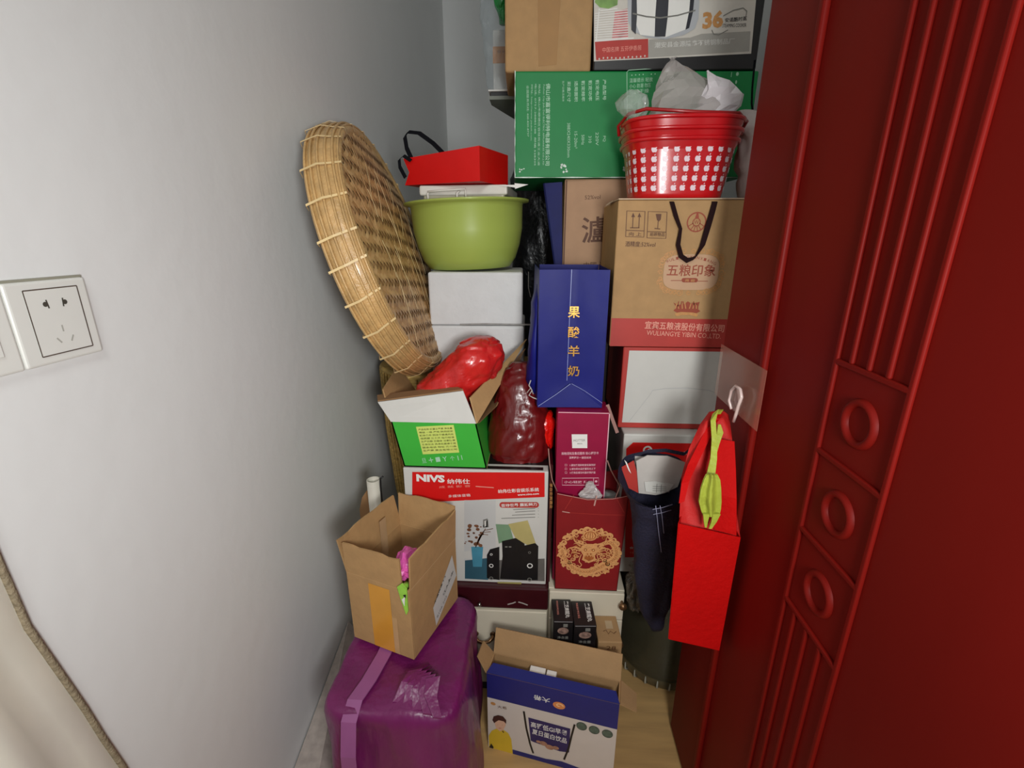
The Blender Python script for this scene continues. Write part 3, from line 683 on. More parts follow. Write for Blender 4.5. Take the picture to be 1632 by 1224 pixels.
# ================================================ BAMBOO SIEVE
BAM = bpy.data.materials.new('woven_bamboo'); BAM.use_nodes = True
nt = BAM.node_tree; N = nt.nodes; L = nt.links; bs = N['Principled BSDF']; bs.inputs['Roughness'].default_value = .45
g = N.new('ShaderNodeNewGeometry'); cr = N.new('ShaderNodeValToRGB'); L.new(g.outputs['Random Per Island'], cr.inputs[0])
cr.color_ramp.elements[0].color = lin((176, 134, 84))+[1]; cr.color_ramp.elements[1].color = lin((214, 176, 122))+[1]
e_ = cr.color_ramp.elements.new(.5); e_.color = lin((196, 154, 100))+[1]
nz = N.new('ShaderNodeTexNoise'); nz.inputs['Scale'].default_value = 45; nz.inputs['Detail'].default_value = 5
tc = N.new('ShaderNodeTexCoord'); L.new(tc.outputs['Object'], nz.inputs[0]); mx = N.new('ShaderNodeMixRGB'); mx.blend_type = 'MULTIPLY'; mx.inputs[0].default_value = .5
c2 = N.new('ShaderNodeValToRGB'); c2.color_ramp.elements[0].position = .32; c2.color_ramp.elements[0].color = (.38, .28, .18, 1); c2.color_ramp.elements[1].position = .55; c2.color_ramp.elements[1].color = (1, 1, 1, 1)
L.new(nz.outputs['Fac'], c2.inputs[0]); L.new(cr.outputs[0], mx.inputs[1]); L.new(c2.outputs[0], mx.inputs[2]); L.new(mx.outputs[0], bs.inputs['Base Color'])
BAMR = M('bamboo_rim', (200, 162, 106), .38, .18, 12, .2, 60, coat=.2, stretch=(3, 3, 3)); BAMD = M('bamboo_dark_back', (96, 66, 34), .7, .3, 40); BAML = M('pale_bamboo_binding', (230, 202, 148), .4, .08, 40)
SR, SD = .300, .064; tl_ = R(17); yw = R(2.5)
sc_ = V((-.348, 1.185, 1.116))
nax = (Matrix.Rotation(yw, 3, 'Z') @ V((math.cos(tl_), 0, math.sin(tl_)))).normalized()
vax = (Matrix.Rotation(yw, 3, 'Z') @ V((-math.sin(tl_), 0, math.cos(tl_)))).normalized(); uax = vax.cross(nax)
SM = Matrix((uax, vax, nax)).transposed()
th = thing('bamboo_sieve', sc_-vax*SR, 'big round woven bamboo tray leaning on the white wall', 'woven tray')
def sp(a, b_, c): return sc_ + SM @ V((a, b_, c))
b = MB()
BR = SR-.022; NS = 44; sw = 2*BR/NS
def dome(a, b_): r = math.hypot(a, b_)/BR; return .012*(1-r*r)
for dirn in (0, 1):
    for i in range(NS):
        for part in range(1):
            y = -BR+(i+.5)*sw; hl = math.sqrt(max(0, BR*BR-y*y)); ns = max(4, int(hl*2/(sw*.5))); vs = []
            tw = sw*(.46+random.uniform(-.05, .02)); jit = random.uniform(-.0015, .0015)
            for k in range(ns+1):
                x = -hl+2*hl*k/ns; cell = x/sw
                ph = math.sin(PI*(cell/2.0+(i/2.0)))*(1 if dirn else -1)
                z = .0016*ph
                for s in (-1, 1):
                    aa, bb = x, y+s*tw+jit
                    if dirn: aa, bb = bb, aa
                    ca, sa = math.cos(R(38)), math.sin(R(38)); aa, bb = aa*ca-bb*sa, aa*sa+bb*ca
                    vs.append(sp(aa, bb, dome(aa, bb)+z))
            b.add(vs, [(2*k, 2*k+1, 2*k+3, 2*k+2) for k in range(ns)], BAM)
b.build('woven_base', th)
b = MB()   # solid backing lattice on the inside so the weave is not see-through
b.lathe(sc_, [(.0001, .004), (BR*.5, .001), (BR, -.006), (BR+.004, -.006), (BR, -.010), (.0001, -.004)], BAMD, 48, SM); b.build('inner_lattice', th)
b = MB(); b.lathe(sc_, [(BR-.006, .001), (BR+.002, .006), (BR+.010, .002), (SR-.004, -.018), (SR+.001, -.034), (SR+.002, -SD), (SR-.004, -SD-.003), (SR-.010, -SD), (SR-.010, -.03), (BR-.006, -.008), (BR-.006, .001)], BAMR, 90, SM)
# split-cane ribs running round the wall
for k, (rr, zz_) in enumerate(((BR+.011, .0015), (BR+.0175, -.006), (SR-.0015, -.020), (SR+.0025, -.034), (SR+.004, -.048), (SR+.003, -.060))):
    pts = [sp(rr*math.cos(2*PI*i/90)*(1+.003*noise.noise(V((i*.3, k, 0)))), rr*math.sin(2*PI*i/90), zz_+.0015*noise.noise(V((i*.2, k, 5)))) for i in range(91)]
    b.tube(pts, .0026, BAMR, 6, False)
b.build('rim', th)
b = MB()
for k in range(26):
    a = 2*PI*k/26+random.uniform(-.05, .05); ca, sa = math.cos(a), math.sin(a); da = .012
    prof = [(BR-.004, .006), (BR+.010, .0075), (SR-.003, -.014), (SR+.007, -.034), (SR+.007, -SD-.004), (SR-.006, -SD-.006)]
    pts = [sp(r*math.cos(a+da*i), r*math.sin(a+da*i), z) for i, (r, z) in enumerate(prof)]
    wv = SM @ V((-sa, ca, 0))*.0045
    b = MB(); b.strap(pts, wv, SM @ V((ca, sa, 0))*.0008, BAML); b.build('rim_binding', th)
b = MB()    # loose pale splints lying over the weave
rs = random.Random(11)
for k in range(46):
    a0 = rs.uniform(-.2, .2); b0 = rs.uniform(-.24, .2); ln = rs.uniform(.05, .2); dr = R(rs.choice((78, 84, 92, 70, 52, 100)))+rs.uniform(-.06, .06)
    p, q = (a0, b0), (a0+ln*math.cos(dr), b0+ln*math.sin(dr))
    if math.hypot(*p) > BR-.01 or math.hypot(*q) > BR-.01: continue
    pts = [sp(p[0]+(q[0]-p[0])*s, p[1]+(q[1]-p[1])*s, dome(p[0]+(q[0]-p[0])*s, p[1]+(q[1]-p[1])*s)+.003+.002*math.sin(s*PI)) for s in (0, .25, .5, .75, 1)]
    b.strap(pts, SM @ V((-math.sin(dr), math.cos(dr), 0))*rs.choice((.0018, .003, .0022)), nax*.0006, BAML if k % 2 else BAM)
b.build('loose_splints', th)

# ================================================ TALL WOVEN BASKET behind the speaker carton
WICK = M('old_wicker', (176, 144, 78), .6, .3, 30, .5, 50, stretch=(1, 1, 4))
b = MB(); bc = V((-.222, 1.315, 0)); prof = []
for i in range(40):
    z = .79*i/39; r = .175+.065*math.sin(min(1, z/.79)*PI*.5); prof.append((r+.0025*math.sin(i*PI*1.0), z))
b.lathe(bc, prof, WICK, 64, sx=1, sy=.6); b.lathe(bc, [(.0001, .005), (.175, .005)], WICK, 64, sy=.6)
for i in range(56):
    a = 2*PI*i/56
    b.tube([bc+V(((.178+.065*math.sin(z/.79*PI*.5))*math.cos(a), .6*(.178+.065*math.sin(z/.79*PI*.5))*math.sin(a), z)) for z in (.01, .2, .4, .6, .785)], .0035, WICK, 5)
b.lathe(bc, [(.236, .78), (.244, .784), (.246, .79), (.242, .797), (.236, .797), (.0001, .792)], WICK, 64, sy=.6)
tag(b.build('wicker_basket'), 'old yellow-brown wicker basket, its side seen left of the green open box', 'basket')

# ================================================ FOAM BOXES, BASIN, CONTAINER, RED BAG
FOAM = M('expanded_foam', (218, 218, 218), .75, .03, 20, .25, 35)
def foam(z0, z1, x0, x1, y0, y1, label, yaw):
    f = F(V((x0, y0, z0)), Matrix.Rotation(R(yaw), 3, 'Z') @ V((1, 0, 0)), (0, 0, 1), Matrix.Rotation(R(yaw), 3, 'Z') @ V((0, -1, 0)))
    b = MB(); b.box(f, 0, x1-x0, 0, z1-z0, -(y1-y0), 0, FOAM, .006, seg=3)
    return f, b
fx1 = P(833, 480, 1.22).x
zt = P(760, 434, 1.22).z; zm = P(770, 516, 1.22).z
f, b = foam(.799, zm-.006, -.29, fx1+.004, 1.215, 1.42, '', 1)
tag(b.build('foam_box'), 'lower white foam box, behind the red plastic bag', 'foam box', 'two stacked white foam boxes')
f, b = foam(zm-.005, zt, -.29, fx1, 1.22, 1.42, '', 2)
b.stroke(f, [(.262, .14), (.262, .10), (.268, .075)], .0015, GREYINK); b.stroke(f, [(.08, .002), (.15, .004), (.285, .002)], .004, M('grey_tape', (150, 146, 142), .4, .2, 50))
tag(b.build('foam_box'), 'upper white foam box directly under the lime green basin', 'foam box', 'two stacked white foam boxes')
# basin
LIME = M('lime_plastic', (168, 186, 88), .35, .03, 6, coat=.2)
bz = zt+.001; bh = P(748, 320, 1.20).z-bz+.004; c = V((P(748, 380, 1.335).x, 1.345, bz))
tilt = Matrix.Rotation(R(-2.0), 3, 'Y')
c.z += .003; th = thing('washing_basin', c, 'lime green plastic basin on the white foam boxes', 'basin')
b = MB(); rb = .160
b.lathe(c, [(.0001, .004), (.09, .003), (.105, .0), (.112, .002), (.128, .024), (.141, .06), (.149, .10), (.152, bh-.012), (.154, bh-.008), (.168, bh-.006), (.170, bh-.001), (.166, bh), (.150, bh-.001), (.147, bh-.02), (.144, .09), (.135, .05), (.11, .008), (.0001, .007)], LIME, 72, tilt); b.build('bowl', th)
# lidded container resting in the basin mouth
CF_ = M('frosted_white_plastic', (226, 222, 212), .25, .03, coat=.3); CB = M('translucent_box_plastic', (206, 200, 176), .3, .05, alpha=.85)
f, W, H = face((667, 324), (808, 312), (663, 299), 1.235, -4, level=True)
cz = bz+bh-.014
f.o.z = cz; th = thing('food_container', f.pt(W/2, 0, -.08), 'white lidded plastic container with clip handles in the green basin', 'container')
f2 = F(f.o+V((0, .02, 0)), f.u, f.v, f.n); 
b = MB(); b.box(f2, .008, W-.008, 0, .034, -.20, 0, CB, .006, seg=3); b.build('container_body', th)
b = MB(); b.box(f2, 0, W, .026, .050, -.208, .006, CF_, .005, seg=3); b.build('lid', th)
b = MB()
for x0, x1 in ((.03, .048), (.105, .12)):
    b.tube([f2.pt(x0, .036, .007), f2.pt(x0-.006, .030, .012), f2.pt(x0-.006, .008, .010), f2.pt(x0+.004, .001, .009)], .0028, CF_)
b.tube([f2.pt(.024, .034, .012), f2.pt(.06, .037, .013), f2.pt(.120, .040, .012), f2.pt(.122, .012, .010)], .0028, CF_)
b.build('clip_handle', th)
# red gift bag lying on the container
rz = cz+.051
K = P(765, 290, 1.19); th0 = None
K.z = rz+.002
du1 = (V((P(650, 303, 1.30).x, 1.275, 0))-V((K.x, K.y, 0))); L1 = du1.length; du1.normalize()
du2 = V((-du1.y, du1.x, 0)); du2 = -du2 if du2.y < 0 else du2
hgt = P(762, 232, 1.19).z-K.z
th = thing('red_gift_bag', K+du1*.08+du2*.06, 'red paper gift bag lying on the white plastic container', 'gift bag')
b = MB(); L2 = .15
q = [K, K+du1*L1, K+du1*L1+du2*L2, K+du2*L2]; up = V((0, 0, hgt))
th_ = V((0, 0, hgt*.82))
A0, A1 = K, K+du1*L1; T0, T1 = K+up, K+du1*L1+th_
mid = K+du1*(L1-.016)+th_*.48
rl = P(646, 303, 1.30)
b.add([A0, A1, mid, T1, T0], [(0, 4, 3, 2, 1)], REDF)
sh = du2*L2
b.add([A0+sh, A1+sh, mid+sh, T1+sh, T0+sh], [(0, 1, 2, 3, 4)], REDF)
b.add([A0, T0, T0+sh, A0+sh], [(0, 3, 2, 1)], REDF); b.add([T0, T1, T1+sh, T0+sh], [(0, 3, 2, 1)], REDF); b.add([A0, A1, A1+sh, A0+sh], [(0, 1, 2, 3)], REDF)
b.build('bag_body', th)
b = MB(); CL = M('black_cord', (14, 15, 20), .8, spec=.1)
hp = [(712, 250), (690, 228), (668, 212), (650, 210), (645, 218), (648, 236), (660, 262)]
b.strap([P(x, y, 1.30) for x, y in hp], (.009, 0, .007), (0, .002, 0), CL)
hp = [(655, 256), (643, 248), (636, 254), (637, 266), (646, 283)]
b.strap([P(x, y, 1.26) for x, y in hp], (.007, 0, .006), (0, .002, 0), CL); b.build('cord_handle', th)
b = MB(); b.prism([P(820, 292, 1.225), P(842, 294, 1.225), P(821, 301, 1.225)], (0, .002, 0), PAPER); b.prism([P(795, 295, 1.23), P(842, 294, 1.225), P(821, 299, 1.225)], (0, .001, 0), PAPER)
b.build('paper_tag', th)

# ================================================ ADDED CABINET in shade colour behind, black bag, blue panel
b = MB(); wbox(b, .075, .60, 1.275, 1.62, 0, .945, VOID, .003); wbox(b, .09, .33, 1.268, 1.275, .05, .92, VOID, .003); wbox(b, .345, .585, 1.268, 1.275, .05, .92, VOID, .003)  # unseen support, coloured dark so the gaps around it read as shade
tag(b.build('added_shade_cabinet'), 'added cabinet coloured dark as shade behind the stacked gift boxes', 'cabinet')
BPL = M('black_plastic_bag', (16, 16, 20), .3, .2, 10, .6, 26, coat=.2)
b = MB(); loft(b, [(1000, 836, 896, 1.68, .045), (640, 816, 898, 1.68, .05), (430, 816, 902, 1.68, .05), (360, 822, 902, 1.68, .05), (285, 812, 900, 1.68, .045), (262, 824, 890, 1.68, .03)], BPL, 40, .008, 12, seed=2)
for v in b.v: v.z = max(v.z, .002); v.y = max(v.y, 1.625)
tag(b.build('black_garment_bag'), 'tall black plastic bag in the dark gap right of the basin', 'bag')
b = MB(); q = [P(868, 292, 1.285), P(896, 290, 1.27), P(896, 480, 1.27), P(893, 480, 1.272)]
b.prism(q, (-.004, .006, 0), DBLUE); q2 = [P(893, 480, 1.272), P(896, 480, 1.27), P(896, 620, 1.27), P(890, 620, 1.272)]; b.prism(q2, (-.004, .006, 0), DBLUE)
tag(b.build('blue_board'), 'dark blue card edge standing left of the brown liquor carton', 'card')

# 泸 carton
LF, W, H = face((896, 640), (1060, 640), (898, 286), 1.282, 0, level=True)
lx = P(898, 360, 1.282).x; LF = F(V((lx, 1.282, .9465)), (1, 0, 0), (0, 0, 1), (0, -1, 0)); H = P(930, 285, 1.282).z-.9465
b = MB(); KP = M('pinkish_kraft', (178, 140, 108), .7, .05, 30, .05, 90)
b.box(LF, 0, .30, 0, H, -.24, 0, KP, .003); b.stroke(LF, [(.0045, 0.003), (.004, H*.4), (.0045, H-.003)], .003, BRINK)
b.ptext(LF, (927, 388), (1012, 384), 40, '瀘州', BRINK, bold=.05); b.ptext(LF, (932, 318), (957, 317), 6, '52%vol', BRINK); b.ptext(LF, (930, 428), (975, 427), 10, '中國·瀘州', BRINK); b.ptext(LF, (930, 434), (957, 433), 3, 'LUZHOU', BRINK)
tag(b.build('liquor_carton'), 'brown carton with large dark Chinese character under the green carton', 'carton')

# ================================================ GREEN LARGE CARTON
LG, W, H = face((820, 288), (1203, 272), (820, 113), 1.262, 3, level=True)
LG.o.z = LF.o.z+LF.pt(0, 0).z*0+(P(930, 285, 1.282).z-.9465)+.001; H = P(820, 113, 1.262).z-LG.o.z; W = .555
br = LG.uv(1201, 180)[0]; W = br
b = MB(); b.box(LG, 0, W, 0, H, -.34, 0, GREEN, .004, seg=3)
# worn white edges; bottom line and fold flecks also paint in gloss highlights
WEAR_GLINT = M('white_wear_glint', (205, 220, 208), .35, .2, 90)
b.stroke(LG, [(.001+.0008*noise.noise(V((i*.7, 0, 0))), H*i/30) for i in range(31)], lambda t: .0014+.0008*math.sin(t*40), WEAR_GLINT, .0006)
b.stroke(LG, [(W*i/40, .001) for i in range(41)], lambda t: .0016+.0012*math.sin(t*31), WEAR_GLINT, .0006)
# text, printed sideways: frame rotated so text runs downwards
def side(A, B, h, s, m=GREENTXT, bold=0): b.ptext(LG, A, B, h, s, m, .0008, bold)
side((870, 133), (869, 264), 8, '佛山市嘉富得利特电器有限公司', bold=.02)
side((865, 135), (864, 263), 3.4, 'Foshan City Jiafu Deli ELECTRIC APPLIANCES CO.,LTD')
side((858, 134), (857, 264), 3.8, '地址: 佛山市顺德区容桂街道工业大道')
side((852, 134), (851, 264), 3.6, '电话: 0757-28885188  邮编 528305')
side((846, 135), (845, 224), 3.6, '网址: http://www.jiadeli.com'); side((839, 136), (840, 218), 4, '全国服务热线: 400-830-8737')
for k, (s, t2) in enumerate((('产品型号', 'PQ'), ('额定电压', '220V'), ('额定功率', '310'), ('额定频率', '50Hz'), ('适用面积', '15-20m²'), ('彩盒尺寸', '388X240X330mm'))):
    x = 960.5-k*11.3
    side((x, 127+k*.6), (x, 160+k*.6), 6.4, s, bold=.015)
    y0, y1 = ((217, 226), (211, 232), (217, 228), (215, 231), (210, 237), (196, 251))[k]; side((x, y0), (x, y1), 5.2, t2)
side((896, 129), (896, 162), 3.6, '▪生产日期:见箱体'.replace('▪', ''))
b.pstroke(LG, [(1000, 270), (999, 115), (1002, 112), (1060, 108), (1110, 105)], .8, GREENTXT)
for k in range(6): b.disc(LG, LG.uv(1007+k*6+(k > 3)*7, 120-k*.4), .0012, GREENTXT)
for k, s in enumerate(('温馨提示 轻放', '小心 防潮 勿压', '保持干燥')): b.ptext(LG, (1003, 132+k*9), (1040-k*3, 130+k*9), 6, s, GREENTXT)
b.ptext(LG, (1170, 101), (1170, 108), 8, 'II', GREENTXT, bold=.01); b.disc(LG, LG.uv(1175, 118), .0032, GREENTXT, ry=.004); b.pstroke(LG, [(1166, 115), (1165, 123)], .9, GREENTXT); b.disc(LG, LG.uv(1173, 131), .002, GREENTXT, ry=.004)
for (x, y, s) in ((895, 262, 1.0), (995, 270, .7), (832, 272, .6), (900, 270, .8)):  # glints on the glossy folds, painted as pale flecks
    for j in range(5):
        a = random.uniform(0, 6.28); r = s*.004; c = LG.uv(x+random.uniform(-7, 7)*s, y+random.uniform(-5, 5)*s)
        b.poly(LG, [(c[0]+r*random.uniform(.3, 1.2)*math.cos(a+i*1.05), c[1]+r*random.uniform(.3, 1.2)*math.sin(a+i*1.05)) for i in range(6)], WEAR_GLINT, .0009+j*1e-5)
tag(b.build('green_appliance_carton'), 'large glossy green appliance carton with sideways white print, near the top', 'carton')
gtop = LG.o.z+H
# brown carton above
BC, W, H = face((805, 112), (944, 98), (792, -60), 1.275, 2, level=True)
BC.o.z = gtop+.001; W = BC.uv(944, 50)[0]
b = MB(); b.box(BC, 0, W, 0, .26, -.20, 0, KRAFT, .006, seg=3); b.ppoly(BC, [(857, -10), (894, -10), (887, 103), (858, 106)], TAPE, .0006)
tag(b.build('brown_carton'), 'brown cardboard carton with brown tape on the top of the green carton', 'carton')
# steamer carton
ST, W, H = face((946, 99), (1200, 84), (946, 0), 1.272, 2.5, level=True)
ST.o.z = gtop+.001; W = ST.uv(1203, 50)[0]
b = MB(); SW = M('steamer_card_white', (206, 200, 190), .5, .04)
b.box(ST, 0, W+.014, 0, .27, -.26, 0, BLACK, .003)
b.ppoly(ST, [(946.5, 98), (1197, 85.5), (1209, -45), (946.5, -45)], SW, .0002)
MET = M('printed_steel', (176, 178, 182), .35, .12, 8); DK = M('printed_dark_steel', (34, 34, 44), .4)
GRY = M('grey_band', (162, 158, 150), .5, .05)
b.ppoly(ST, [(1034, 63), (1100, 60), (1118, 54), (1196, 50), (1194, 82), (1032, 92)], GRY, .0004)
b.ppoly(ST, [(948, 66), (1033, 62), (1033, 92), (950, 96)], BRICK, .0006)
b.ppoly(ST, [(980, 18), (1000, 14), (1001, 62), (975, 64)], M('pink_print', (208, 130, 130), .5, .25, 60), .0005)
b.ppoly(ST, [(950, -20), (986, -20), (984, 8), (970, 14), (956, 12), (948, 4)], M('leaf_green_print', (120, 158, 80), .5, .25, 60), .0006)
for k in range(12): b.pstroke(ST, [(948, 22+k*3.8), (1001, 16+k*4.0)], 1.1, PAPER, .0010)
b.pstroke(ST, [(955, 14), (950, 65)], 2, PAPER, .0011); b.pstroke(ST, [(953, 18), (984, 14)], 1.6, PAPER, .0011); b.pstroke(ST, [(948, 66), (1010, 61)], 1.8, PAPER, .0011)
b.ppoly(ST, [(999, -30), (1116, -30), (1113, 30), (1107, 46), (1090, 56), (1060, 63), (1030, 60), (1008, 50), (1001, 34)], MET, .0012)
b.ppoly(ST, [(1013, -30), (1103, -30), (1100, 24), (1096, 46), (1060, 60), (1020, 56), (1014, 40)], PAPER, .0014)
for q in ([(1007, -30), (1014, -30), (1015, 26), (1013, 55), (1006, 48), (1006, 26)], [(1048, -30), (1067, -30), (1064, 26), (1060, 59), (1043, 59), (1044, 26)], [(1102, -30), (1109, -30), (1104, 20), (1098, 45), (1092, 48), (1098, 18)]): b.ppoly(ST, q, DK, .0016)
b.pstroke(ST, [(1008, 22), (1030, 27), (1052, 29), (1080, 25), (1108, 17)], 2, GREYINK, .0018)
b.ptext(ST, (1119, 47), (1152, 44), 24, '36', GOLD, bold=.05); b.ptext(ST, (1155, 36), (1190, 33), 6, '安诺酷时蒸', INK, bold=.02); b.ptext(ST, (1151, 44), (1189, 43), 5, 'STEAMING COOKER', INK)
b.pstroke(ST, [(1152, 26), (1168, 17), (1184, 13), (1190, 18), (1188, 28)], 1.2, GREYINK, .0014); b.pstroke(ST, [(1134, 48), (1137, 55), (1145, 56), (1160, 48)], 1.2, GREYINK, .0014)
b.ptext(ST, (960, 84), (1022, 80), 7, '中国名牌 五芬伊香居', REDTXT); b.ptext(ST, (1043, 77), (1170, 70), 8, '潮安县金源隆鑫不锈钢制品厂', M('pale_grey_print', (206, 204, 198), .5), bold=.01)
for i in range(12): x = 955+i*6.6; b.disc(ST, ST.uv(x, 94-i*.35+random.uniform(-1, 1)), .0018, SW, .0009, ry=.0022, n=7)
tag(b.build('steamer_carton'), 'white steamer carton with a pot picture beside the taped brown carton', 'carton')
# board overhanging at the back left with bagged white box
b = MB(); zc = gtop+.001
BT = P(780, 152, 1.50); GREYB = M('grey_green_board', (128, 132, 122), .6, .08)
x0 = P(780, 152, 1.50).x
b.prism([V((x0, 1.50, zc)), V((.10, 1.50, zc)), V((.10, 1.80, zc)), V((-.07, 1.80, zc)), V((x0, 1.56, zc))], (0, 0, .009), GREYB)
b.box(F((x0, 1.50, zc), (1, 0, 0), (0, 0, 1), (0, -1, 0)), .003, .21, .009, .020, -.06, -.002, BLACK, .001)
b.box(F((x0, 1.50, zc), (1, 0, 0), (0, 0, 1), (0, -1, 0)), -.003, .21, .020, .024, -.065, .004, PAPER, .001)
tag(b.build('shelf_board'), 'dark flat board with white edge overhanging behind the green carton', 'board')
zz0 = zc+.0245
f = F(V((P(786, 100, 1.515).x, 1.512, zz0)), (1, 0, 0), (0, 0, 1), (0, -1, 0)); h = P(790, 47, 1.512).z-zz0; w_ = P(812, 100, 1.512).x-f.o.x
th = thing('white_bottle_box', f.pt(w_/2, 0, -.03), 'white box with orange band at the back, left of the brown carton', 'box')
b = MB(); b.box(f, 0, w_+.02, 0, h, -.05, 0, PAPER, .003); b.build('box_body', th)
b = MB(); ORG = M('orange_band', (226, 150, 60), .45, .04); v0, v1 = f.uv(795, 101)[1], f.uv(795, 74)[1]
b.box(f, -.0006, w_+.0206, v0, v1, -.051, .0008, ORG, .001); b.text(f, (.012, (v0+v1)/2+.004), (w_*.8, (v0+v1)/2+.004), .007, '原浆 米酒', BRINK, .0014); b.build('orange_band', th)
b = MB(); loft(b, [(147, 777, 812, 1.495, .006), (100, 772, 815, 1.492, .012), (60, 769, 815, 1.492, .012), (30, 766, 812, 1.50, .02), (0, 767, 806, 1.51, .02), (-30, 770, 800, 1.52, .01)], M('grey_clear_bag', (150, 164, 170), .2, .06, 12, .5, 40, alpha=.22, coat=.2), 36, .005, 26, seed=6, smooth=False)
for v in b.v: v.y = min(v.y, 1.508); v.z = max(v.z, zz0)
tag(b.build('clear_plastic_bag'), 'greyish clear plastic bag around the white box with orange band', 'plastic bag')
b = MB(); loft(b, [(40, 797, 806, 1.49, .006), (20, 793, 808, 1.49, .010), (0, 788, 808, 1.49, .012), (-20, 782, 808, 1.49, .012)], M('green_plastic', (30, 130, 60), .3, .15, 20, .5, 40), 20, .004, 30, seed=9, smooth=False)
tag(b.build('green_plastic_scrap'), 'bit of green plastic at the very top left of the brown carton', 'plastic')

# ================================================ BLUE GIFT BAG (gusset to camera)
U, W, H = face((862, 652), (965, 641), (861, 430), .985, 0, level=True)
x0, x1 = P(858, 540, .985).x, P(966, 540, .985).x
z0 = .0; 
mzt = P(925, 657, .96).z    # top of the magenta box
zB = mzt+.002; zT = P(910, 430, .985).z
th = thing('blue_gift_bag', (0.5*(x0+x1), 1.06, zB), 'royal blue paper bag with gold characters standing on the magenta box', 'gift bag')
UF = F(V((x0, .985, zB)), (1, 0, 0), (0, 0, 1), (0, -1, 0)); W = x1-x0; H = zT-zB; D = .20
b = MB()
def gv(a, bb):  # gusset surface, creased inwards along the middle
    return -(.010*(1-abs(a/W-.5)*2)) * min(1, bb/.05)
cols = 14; rws = 16; vs = []
for i in range(rws+1):
    bb = H*i/rws
    tw_ = 1-.02*math.sin(i/rws*PI)
    for j in range(cols+1):
        a = W*j/cols; a2 = W*.5+(a-W*.5)*tw_
        vs.append(UF.pt(a2, bb, gv(a, bb)+.0008*noise.noise(V((a*30, bb*20, 1)))))
fs = [(i*(cols+1)+j, i*(cols+1)+j+1, (i+1)*(cols+1)+j+1, (i+1)*(cols+1)+j) for i in range(rws) for j in range(cols)]
b.add(vs, fs, BLUE, True)
# sides, back, bottom as thin paper
b.prism([UF.pt(0, 0, 0), UF.pt(0, H, 0), UF.pt(-.012, H, -D), UF.pt(-.020, 0, -D)], (.0012, 0, 0), BLUE)
b.prism([UF.pt(W, 0, 0), UF.pt(W, H, 0), UF.pt(W+.002, H, -D), UF.pt(W, 0, -D)], (-.0012, 0, 0), BLUE)
b.prism([UF.pt(0, 0, 0), UF.pt(W, 0, 0), UF.pt(W, 0, -D), UF.pt(0, 0, -D)], (0, 0, .0012), BLUE)
b.prism([UF.pt(0, 0, -D), UF.pt(W, 0, -D), UF.pt(W, H, -D), UF.pt(0, H, -D)], (0, .0012, 0), BLUE)
LINE = M('pale_crease', (150, 160, 214), .4)
b.stroke(UF, [(W*.46, H), (W*.455, H*.7), (W*.45, .06)], .0010, LINE, -.0080)
b.build('bag_body', th)
b = MB()
tri = [UF.pt(.002, .0, .0015), UF.pt(W, .006, .0015), UF.pt(W*.5, .055, -.005)]
b.prism([UF.pt(0, -.001, .0005), UF.pt(W, .002, .0005), UF.pt(W*.52, .056, -.0055)], (0, -.0012, 0), BLUE)
b.stroke(UF, [(.002, .002), (W*.28, .030), (W*.5, .056)], .0012, LINE, .003); b.stroke(UF, [(W, .012), (W*.72, .04), (W*.52, .056)], .0008, LINE, .002)
b.build('bottom_fold', th)
b = MB()
for k, (s, y) in enumerate((('氨', 498), ('酸', 530), ('羊', 560), ('奶', 592))):
    c = UF.uv(915-k*.2, y); h2 = .024 if k else .024
    b = MB(); b.text(UF, (c[0]-.0125, c[1]-h2/2), (c[0]+.0125, c[1]-h2/2), h2, ('果', '酸', '羊', '奶')[k], GOLDF, -.0035, .04); b.build('gold_character', th)
b = MB(); loft(b, [(632, 846, 864, 1.06, .02), (600, 838, 866, 1.06, .05), (540, 842, 866, 1.06, .06), (480, 848, 866, 1.06, .05), (448, 858, 866, 1.06, .02)], BLUE, 24, .005, 18, seed=12)
for v in b.v: v.x = min(v.x, x0-.003)
b.build('side_bulge', th)
# pale cord of a bag lying in the dark gap
b = MB(); b.tube([P(x, y, 1.0) for x, y in ((846, 606), (843, 614), (848, 622), (843, 630), (850, 634), (861, 638))], .0013, M('silver_cord', (190, 186, 180), .4)); b.tube([P(x, y, 1.0) for x, y in ((840, 626), (846, 618), (850, 628))], .0013, MC['silver_cord'])
tag(b.build('silver_cord'), 'thin silvery cord loop hanging left of the blue gift bag', 'cord')

# ================================================ DRAGON BAG and MAGENTA BOX
MX0, MX1 = P(886.5, 720, .96).x, P(968, 720, .96).x
MF = F(V((MX0, .96, .338)), (1, 0, 0), (0, 0, 1), (0, -1, 0)); W = MX1-MX0; H = mzt-.338
b = MB(); b.box(MF, 0, W, 0, H, -.075, 0, MAGENTA, .0025)
b.stroke(MF, [(.002, H-.001), (W-.002, H-.001)], .0015, PINKTXT); b.stroke(MF, [(W-.001, .2), (W-.001, H-.002)], .002, PINKTXT)
b.ppoly(MF, [(911, 692), (936, 692), (936, 714), (912, 714)], PAPER, .0006); b.ptext(MF, (914, 704), (933, 703), 4, 'MOTTEK', GREYINK, .0009); b.ptext(MF, (920, 708), (928, 708), 2.4, '曼提克', GREYINK, .0009)
b.ptext(MF, (895, 725), (954, 724), 5, '购物须知及售后服务 贴心提示卡', PINKTXT, bold=.02); b.ptext(MF, (907, 731), (942, 731), 4, '温馨提示一请您阅读', PINKTXT, bold=.02)
